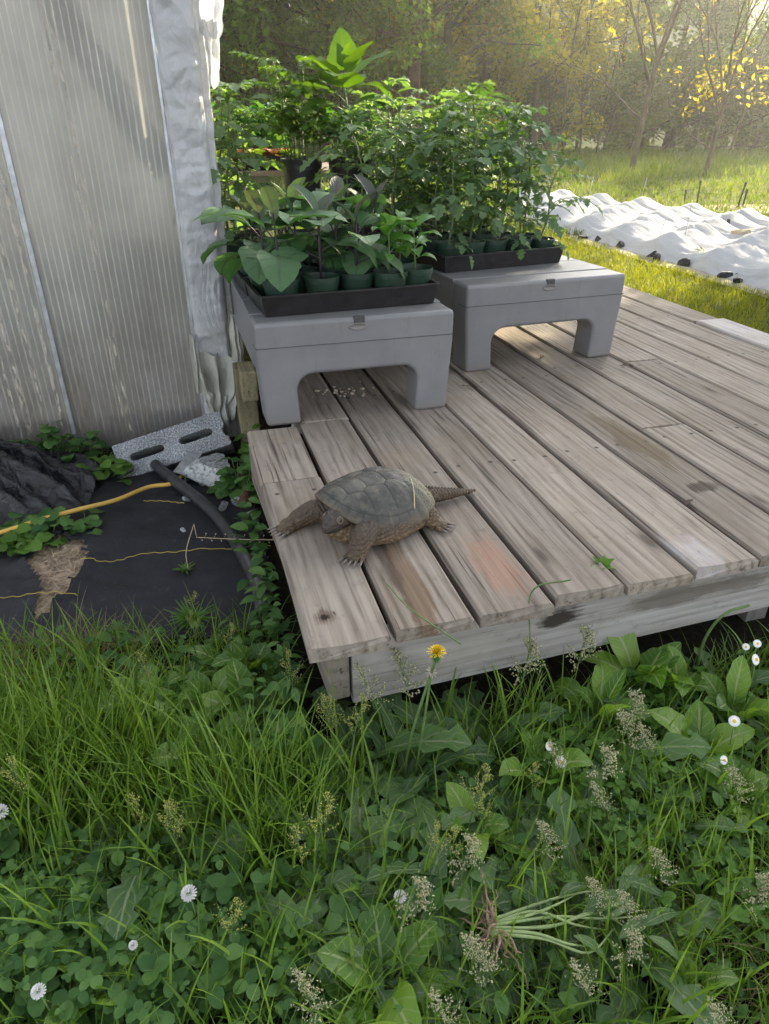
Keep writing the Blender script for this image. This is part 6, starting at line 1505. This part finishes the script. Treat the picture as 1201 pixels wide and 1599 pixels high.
for i, (px, y0, y1, tilt, m, lab) in enumerate(((1087, 325, 288, 0.03, stakeM, 'dark metal stake standing upright behind the covers'), (1068, 316, 300, 0.0, stakeM, 'short dark stake left of the upright one'), (1151, 326, 290, -0.12, stakeM, 'leaning dark stake near the soil patch'), (1159, 325, 300, -0.05, stakeM, 'short leaning stake right beside the leaning one'), (1127, 374, 347, -0.15, stakeM, 'dark stake stuck between the white covers'), (999, 318, 281, -0.12, wireM, 'pale rod leaning behind the covers'), (918, 315, 280, -0.1, wireM, 'pale thin rod at the left end of the covers'), (1063, 402, 320, 0.0, wireM, 'long thin wire standing in the nearest cover'), (1020, 395, 345, -0.2, wireM, 'short thin wire leaning in the nearest cover'))):
    q = on_z(px, y0, 0.0); dep = (q.y * cT + sT * (CZ)); H = (y0 - y1) * dep / FPX
    mb = MB(); mb.tube([(0, 0, -0.05), (math.sin(tilt) * -H * 0.5, 0, H * 0.5), (-math.sin(tilt) * H, 0, H)], 0.012 if m is stakeM else 0.004, 7)
    if m is stakeM: mb.box((-math.sin(tilt) * H, 0, H * 0.97), (0.03, 0.012, 0.05)); mb.box((-math.sin(tilt) * H * 0.6, -0.012, H * 0.6), (0.02, 0.01, 0.02))
    o = mb.build('stake', m); o.location = q; tag(o, lab, 'stake', 'stakes and rods in the field')
soilp = MB(); V = []; n = 24; c = on_z(1215, 328, 0)
soilp.add([(c.x, c.y, 0.03)] + [(c.x + 1.6 * math.cos(w) * (1 + 0.2 * nz((math.cos(w), math.sin(w), 0), 2)), c.y + 0.6 * math.sin(w), 0.018) for w in np.linspace(0, 2 * math.pi, n, endpoint=False)], [(0, 1 + i, 1 + (i + 1) % n) for i in range(n)])
tag(soilp.build('bare_soil', plain('pale_soil', (0.30, 0.24, 0.18), 0.95, 0.1, 0.3, 6, 0.8, 40)), 'bare pale soil patch at the right edge of the field', kind='structure')
o = sprout('lone_grass_clump', 1101, 412, 0.02, 'small green grass clump at the foot of the nearest white cover', lawnM, 40, 0.22, 0.006, 'grass clump', (55, 88))
o = sprout('leafy_weed', 1150, 432, 0.02, 'low dark leafy weed beside a black bag at the nearest cover', clL, 40, 0.11, 0.02, 'weed', (20, 80))

# ================================================================== TREES
barkD = plain('dark_bark', (0.060, 0.046, 0.030), 0.95, 0.1, 0.4, 6, 0.9, 14)
barkG = plain('grey_bark', (0.125, 0.105, 0.068), 0.95, 0.1, 0.3, 8, 0.9, 18)
tG = [leaf_mat('tree_leaf_dark', [(0.026, 0.075, 0.010), (0.052, 0.118, 0.015), (0.090, 0.155, 0.022)], 0.4, 0.55, tcol=(2.1, 2.0, 0.6)),
      leaf_mat('tree_leaf_mid', [(0.045, 0.105, 0.012), (0.085, 0.160, 0.018), (0.14, 0.215, 0.028)], 0.45, 0.55, tcol=(2.2, 2.0, 0.5)),
      leaf_mat('tree_leaf_sunlit_gold', [(0.13, 0.165, 0.014), (0.22, 0.245, 0.018), (0.32, 0.30, 0.028)], 0.5, 0.55, tcol=(2.4, 1.9, 0.4)),  # golden sunlight on the wood put into the leaf colour
      leaf_mat('tree_leaf_yellow', [(0.22, 0.22, 0.015), (0.32, 0.30, 0.02), (0.40, 0.37, 0.04)], 0.5, 0.5, tcol=(2.0, 1.7, 0.3))]
def grow(rnd, mb, p, d, L, r, depth, tips, spread=0.6, up=0.25, kids=(2, 4), sides=7):
    n = 5; P = [p]; dd = d.copy()
    for i in range(n):
        dd = (dd + Vector((rnd.gauss(0, 0.10), rnd.gauss(0, 0.10), rnd.gauss(0, 0.06) + up * 0.10))).normalized(); P.append(P[-1] + dd * L / n)
    mb.tube(P, [r * (1 - 0.45 * i / n) for i in range(n + 1)], max(4, sides), 0, False)
    if depth == 0: tips.append((P[-1], dd)); tips.append((P[3], dd)); return
    for k in range(rnd.randint(*kids)):
        t = rnd.randint(2, n); a = rnd.uniform(0, 6.28); o = dd.orthogonal().normalized(); o.rotate(Matrix.Rotation(a, 3, dd)); nd = (dd + o * spread * rnd.uniform(0.7, 1.4) + Vector((0, 0, up * 0.5))).normalized()
        grow(rnd, mb, P[t], nd, L * rnd.uniform(0.55, 0.8), r * (0.60 - 0.05 * k), depth - 1, tips, spread, up, kids, sides - 1)
    tips.append((P[-1], dd))
def leaf_cloud(centers, radii, counts, size, flat=0.6, seed=0):
    """many small folded leaves (two quads each) around the clump centres"""
    g = np.random.default_rng(seed); C = []
    for c, r, n in zip(centers, radii, counts):
        d = g.normal(size=(n, 3)); d /= np.linalg.norm(d, axis=1)[:, None]; q = g.random(n) ** 0.45
        C.append(np.array(c)[None] + d * (q * r)[:, None] * np.array([1, 1, flat]))
    C = np.concatenate(C); n = len(C); a = g.uniform(0, 2 * np.pi, n); el = g.normal(-0.25, 0.5, n); s = size * g.uniform(0.6, 1.4, n)
    D = np.stack([np.cos(a) * np.cos(el), np.sin(a) * np.cos(el), np.sin(el)], 1); X = np.stack([-np.sin(a), np.cos(a), np.zeros(n)], 1); ro = g.normal(0, 0.6, n)[:, None]; N = np.cross(D, X); X = X * np.cos(ro) + N * np.sin(ro); N = np.cross(D, X)
    s = s[:, None]; V = np.stack([C - D * s * 0.5, C - D * s * 0.05 + X * s * 0.30 + N * s * 0.08, C + D * s * 0.55, C - D * s * 0.05 - X * s * 0.30 + N * s * 0.08], 1).reshape(-1, 3).astype(np.float32)
    b = (np.arange(n) * 4)[:, None]; T = np.concatenate([b + np.array([[0, 1, 2]]), b + np.array([[0, 2, 3]])]).astype(np.int32)
    mb = MB(); mb.addarr(V, None, T); return mb
def tree_mesh(seed, H, R_, nleaf, size, mat, bark, low=0.08, flat=0.75):
    rnd = random.Random(seed); tb = MB(); tips = []
    lean = Vector((rnd.gauss(0, 0.04), rnd.gauss(0, 0.04), 1)).normalized(); n = 9; P = [Vector((0, 0, -0.1))]
    for i in range(n): P.append(P[-1] + lean * H * 0.85 / n + Vector((rnd.gauss(0, 0.06), rnd.gauss(0, 0.06), 0)))
    r0 = 0.016 * H + 0.02; tb.tube(P, [r0 * (1.25 if i == 0 else 1 - 0.8 * i / n) for i in range(n + 1)], 9, 0, False)
    for i in range(1, n + 1):
        for k in range(3 if i > 2 else 2):
            a = rnd.uniform(0, 6.28); d = Vector((math.cos(a), math.sin(a), rnd.uniform(0.05, 0.7))).normalized(); q = i / n
            grow(rnd, tb, P[i], d, R_ * (0.55 + 0.35 * math.sin(q * 2.8)) * rnd.uniform(0.6, 0.95), r0 * 0.30, 1, tips, 0.7, 0.15, (2, 3), 5)
    cs = []; rs = []
    for t, d in tips:
        if t.z > low * H: cs.append(tuple(t)); rs.append(R_ * rnd.uniform(0.13, 0.26))
    w = np.array([r ** 2 for r in rs]); cnt = np.maximum(6, (nleaf * w / w.sum())).astype(int)
    lb = leaf_cloud(cs, rs, cnt, size, flat, seed)
    return tb.mesh('trunk', bark), lb.mesh('crown', mat, False)
variants = {}
def tree(kind, loc, s, rz, label, cat, group, squash=1.0):
    if kind not in variants:
        sd_, H, R_, nl, sz, m, bk, low = KIND[kind]; variants[kind] = tree_mesh(sd_, H, R_, nl, sz, m, bk, low)
    tm, cm = variants[kind]; e = empty('leafy_tree' if cat == 'tree' else 'shrub', (loc[0], loc[1], ground_h(loc[0], loc[1])), rz); e.scale = (s, s, s * squash)
    link('trunk' if cat == 'tree' else 'stems', tm, e); link('crown' if cat == 'tree' else 'foliage', cm, e); tag(e, label, cat, group); return e
KIND = {'a': (1, 9.0, 2.9, 15000, 0.16, tG[0], barkD, 0.06), 'b': (2, 9.0, 2.8, 14000, 0.15, tG[1], barkD, 0.06), 'c': (3, 8.0, 2.6, 11000, 0.15, tG[2], barkG, 0.08),
        'd': (4, 8.5, 2.6, 12000, 0.15, tG[1], barkG, 0.03), 's': (5, 2.2, 1.2, 4500, 0.085, tG[1], barkG, 0.03), 't': (6, 2.4, 1.3, 5000, 0.085, tG[0], barkG, 0.03)}
rnd = random.Random(21); spots = []
# front row of the wood, left to right (x at depth y)
front = [(-8.0, 15, 'a'), (-6.0, 17.5, 't2'), (-4.6, 16.5, 'a'), (-2.6, 18.5, 'b'), (-0.9, 21, 'd'), (1.4, 23.5, 'c'), (3.4, 27, 'c'), (5.6, 29, 'c'), (7.6, 33.5, 'c'), (10.0, 34, 'b'), (12.6, 35, 'd'), (15.6, 36, 'a'), (18.5, 36, 'b'), (21.0, 37, 'd')]
i = 0
for (x, y, k) in front:
    k = 'a' if k == 't2' else k
    tree(k, (x, y), rnd.uniform(0.95, 1.15), rnd.uniform(0, 6.28), f'{ordn(i)} leafy tree from the left along the front of the misty wood', 'tree', 'trees of the wood'); i += 1
j = 0
for row, (y0, dx) in enumerate(((24.5, 2.6), (30.0, 2.9), (36.0, 3.2), (62.0, 4.2))):
    x = -0.62 * y0
    while x < 0.50 * y0:
        y = y0 + rnd.uniform(-1.2, 1.2) + max(0, (x - 2)) * (0.35 if row == 0 else 0.25)
        if not (row == 0 and x > 4.5) and (x < 0.10 * y or row == 3):
            tree(rnd.choice('aabbcd' if x < 2 else 'bcddb'), (x + rnd.uniform(-0.6, 0.6), y), rnd.uniform(0.95, 1.2), rnd.uniform(0, 6.28), f'{ordn(j)} leafy tree counted in the {["second","third","fourth","rearmost"][row]} row of the wood', 'tree', 'trees of the wood'); j += 1
        x += dx * rnd.uniform(0.8, 1.2)
    j = 0
for i, (px, py, k, s) in enumerate(((345, 250, 't', 1.1), (380, 250, 's', 1.3), (420, 248, 't', 1.2), (470, 246, 's', 1.2), (520, 246, 't', 1.3), (590, 244, 's', 1.2), (660, 243, 't', 1.2), (730, 243, 's', 1.3), (800, 241, 't', 1.2), (850, 240, 's', 1.4), (900, 239, 't', 1.2), (940, 239, 's', 1.3), (1030, 238, 's', 1.5), (1075, 238, 't', 1.2), (1120, 238, 's', 1.4), (1165, 238, 's', 1.3), (1200, 239, 't', 1.2), (1240, 239, 's', 1.3), (985, 237, 't', 1.2), (880, 236, 't', 1.5), (1000, 236.5, 's', 1.6), (1050, 236, 't', 1.6), (1100, 236, 's', 1.6), (1150, 236, 't', 1.6), (1190, 236, 's', 1.7), (700, 240, 't', 1.5), (770, 240, 's', 1.5))):
    q = on_z(px, py, 0.0); tree(k, (q.x, q.y), s * rnd.uniform(0.9, 1.15), i * 1.7, f'{ordn(i)} bushy shrub from the left along the foot of the wood', 'shrub', 'shrubs along the wood edge')
# big dark trunk and the two sparse yellow-leaved trees
def sparse_tree(name, loc, H, r, seed, label, nl, size, mat, bark, lean, cut=0.35, ncl=1.0, kids=(2, 3), lo=1.2):
    rnd = random.Random(seed); tb = MB(); tips = []; P = [Vector((0, 0, -0.1))]; n = 8
    for i in range(n): P.append(P[-1] + Vector((lean + rnd.gauss(0, 0.02), rnd.gauss(0, 0.03), 1)).normalized() * H * cut / n)
    tb.tube(P, [r * (1.35 if i == 0 else 1 - 0.3 * i / n) for i in range(n + 1)], 12, 0, False)
    for k in range(5):
        a = k * 1.256 + rnd.uniform(-0.3, 0.3); d = Vector((math.cos(a) * 0.42, math.sin(a) * 0.42, 1)).normalized(); grow(rnd, tb, P[-1 - (k % 3)], d, H * 0.42 * rnd.uniform(0.8, 1.1), r * 0.5, 3, tips, 0.42, 0.35, kids, 7)
    for k in range(4):
        a = rnd.uniform(0, 6.28); d = Vector((math.cos(a), math.sin(a), 0.45)).normalized(); grow(rnd, tb, P[3 + k], d, H * 0.22, r * 0.28, 2, tips, 0.5, 0.3, (2, 3), 6)
    e = empty(name, loc); tag(e, label, 'tree', 'sparse trees in the field'); tb.build('trunk', bark, e)
    sel = [t for t, d in tips if t.z > lo and rnd.random() < ncl]
    lb = leaf_cloud([tuple(t) for t in sel], [0.28] * len(sel), [nl] * len(sel), size, 0.9, seed); lb.build('crown', mat, e, False); return e
q = on_z(985, 272, 0); sparse_tree('young_tree', q, 7.5, 0.078, 3, 'slender forked tree with few leaves in the field, left of its smaller twin', 5, 0.12, tG[3], barkG, 0.07, 0.33, 0.35)
q = on_z(1100, 277, 0); sparse_tree('young_tree', q, 5.2, 0.055, 8, 'small thin tree with yellow leaves at the right of the field', 8, 0.12, tG[3], barkG, 0.06, 0.33, 0.55)
q = on_y(645, 145, 20.0); 
te = empty('tall_tree', (q.x, 20.0, 0)); tag(te, 'tall tree with a straight dark reddish trunk behind the tomatoes', 'tree')
mb = MB(); mb.tube([(0, 0, -0.1), (0.02, 0, 2), (-0.01, 0, 4.5), (0.03, 0, 8), (0, 0, 11)], [0.19, 0.15, 0.14, 0.11, 0.05], 12, 0, False); tips = []; r5 = random.Random(5)
for z in np.linspace(1.5, 10.5, 22):
    a = r5.uniform(0, 6.28); grow(r5, mb, Vector((0, 0, z)), Vector((math.cos(a), math.sin(a), r5.uniform(-0.15, 0.35))).normalized(), r5.uniform(1.3, 2.3), 0.03, 1, tips, 0.6, 0.1, (2, 3), 5)
mb.build('trunk', plain('red_brown_bark', (0.085, 0.050, 0.036), 0.95, 0.1, 0.4, 6, 0.9, 16), te)
leaf_cloud([tuple(t) for t, d in tips if t.z > 1.3], [0.5] * len(tips), [60] * len([1 for t, d in tips if t.z > 1.3]), 0.13, 0.5, 4).build('crown', tG[1], te, False)
# bare thin trunks in the wood's edge
for i, (px, py, Y, r, H, lean) in enumerate(((870, 235, 27, 0.05, 7, 0.05), (905, 235, 28, 0.045, 7, -0.05), (930, 238, 29, 0.04, 6, 0.10), (700, 240, 24, 0.06, 8, -0.03), (1140, 240, 30, 0.06, 6, 0.12), (855, 240, 29.5, 0.04, 7, -0.09))):
    q = on_y(px, py, Y); q.z = 0; r5 = random.Random(40 + i); mb = MB(); tips = []
    P = [Vector((lean * z * 1.0 + 0.04 * math.sin(z * 1.7 + i), 0, z)) for z in np.linspace(-0.1, H, 9)]; mb.tube(P, [r * (1 - 0.75 * k / 8) for k in range(9)], 7, 0, False)
    for k in range(2, 9): 
        a = r5.uniform(0, 6.28); grow(r5, mb, P[k], Vector((math.cos(a) * 0.6, math.sin(a) * 0.6, 0.8)).normalized(), r5.uniform(0.8, 1.6), r * 0.4, 1, tips, 0.5, 0.2, (2, 3), 5)
    e = empty('thin_tree', q); tag(e, f'{ordn(i)} thin nearly bare tree listed at the edge of the wood' if False else ['thin pale stemmed tree left of the forked field tree', 'thin tree just left of the forked tree trunk', 'thin leaning tree nearest the forked tree', 'thin tree right of the big reddish trunk', 'leaning thin tree right of the small yellow tree', 'thin tree leaning left beside the tomato tops'][i], 'tree', 'thin trees at the wood edge')
    mb.build('trunk', barkG, e); leaf_cloud([tuple(t) for t, d in tips], [0.3] * len(tips), [10] * len(tips), 0.10, 0.7, i).build('crown', tG[2], e, False)
# unseen trees added right of the view to keep the low sun off the deck
for i, (x, y, k, s) in enumerate(((5.9, 6.85, 'a', 0.70), (7.9, 6.0, 'b', 0.72), (8.1, 10.0, 'a', 0.80), (9.9, 9.0, 'a', 0.80), (7.1, 9.0, 'a', 0.72), (10.3, 12.4, 'b', 0.95))):
    tree(k, (x, y), s, i * 2.0, ['unseen leafy tree added right of the covers to shade the deck', 'added unseen leafy tree behind the shading tree on the right', 'added unseen leafy tree just beside the row covers on the right', 'tallest unseen leafy tree of those added right of the covers', 'small unseen leafy tree added between the covers and the taller ones', 'added unseen leafy tree farthest from the deck on the right'][i], 'tree', 'unseen trees added right of the deck for shade')

# ================================================================== MORNING HAZE
hz = MB(); hz.box((0, 32.5, 8.0), (124, 89, 18.5)); 
hm = bpy.data.materials.new('morning_haze'); hm.use_nodes = True; ht = hm.node_tree; ht.nodes.clear(); ho = ht.nodes.new('ShaderNodeOutputMaterial'); hv = ht.nodes.new('ShaderNodeVolumePrincipled')
hv.inputs['Color'].default_value = (0.95, 0.95, 0.93, 1); hv.inputs['Density'].default_value = 0.0019; hv.inputs['Anisotropy'].default_value = 0.72
ht.links.new(hv.outputs[0], ho.inputs['Volume'])
o = hz.build('haze', hm, None, False); tag(o, 'thin morning haze lying over the field and the wood', kind='stuff')
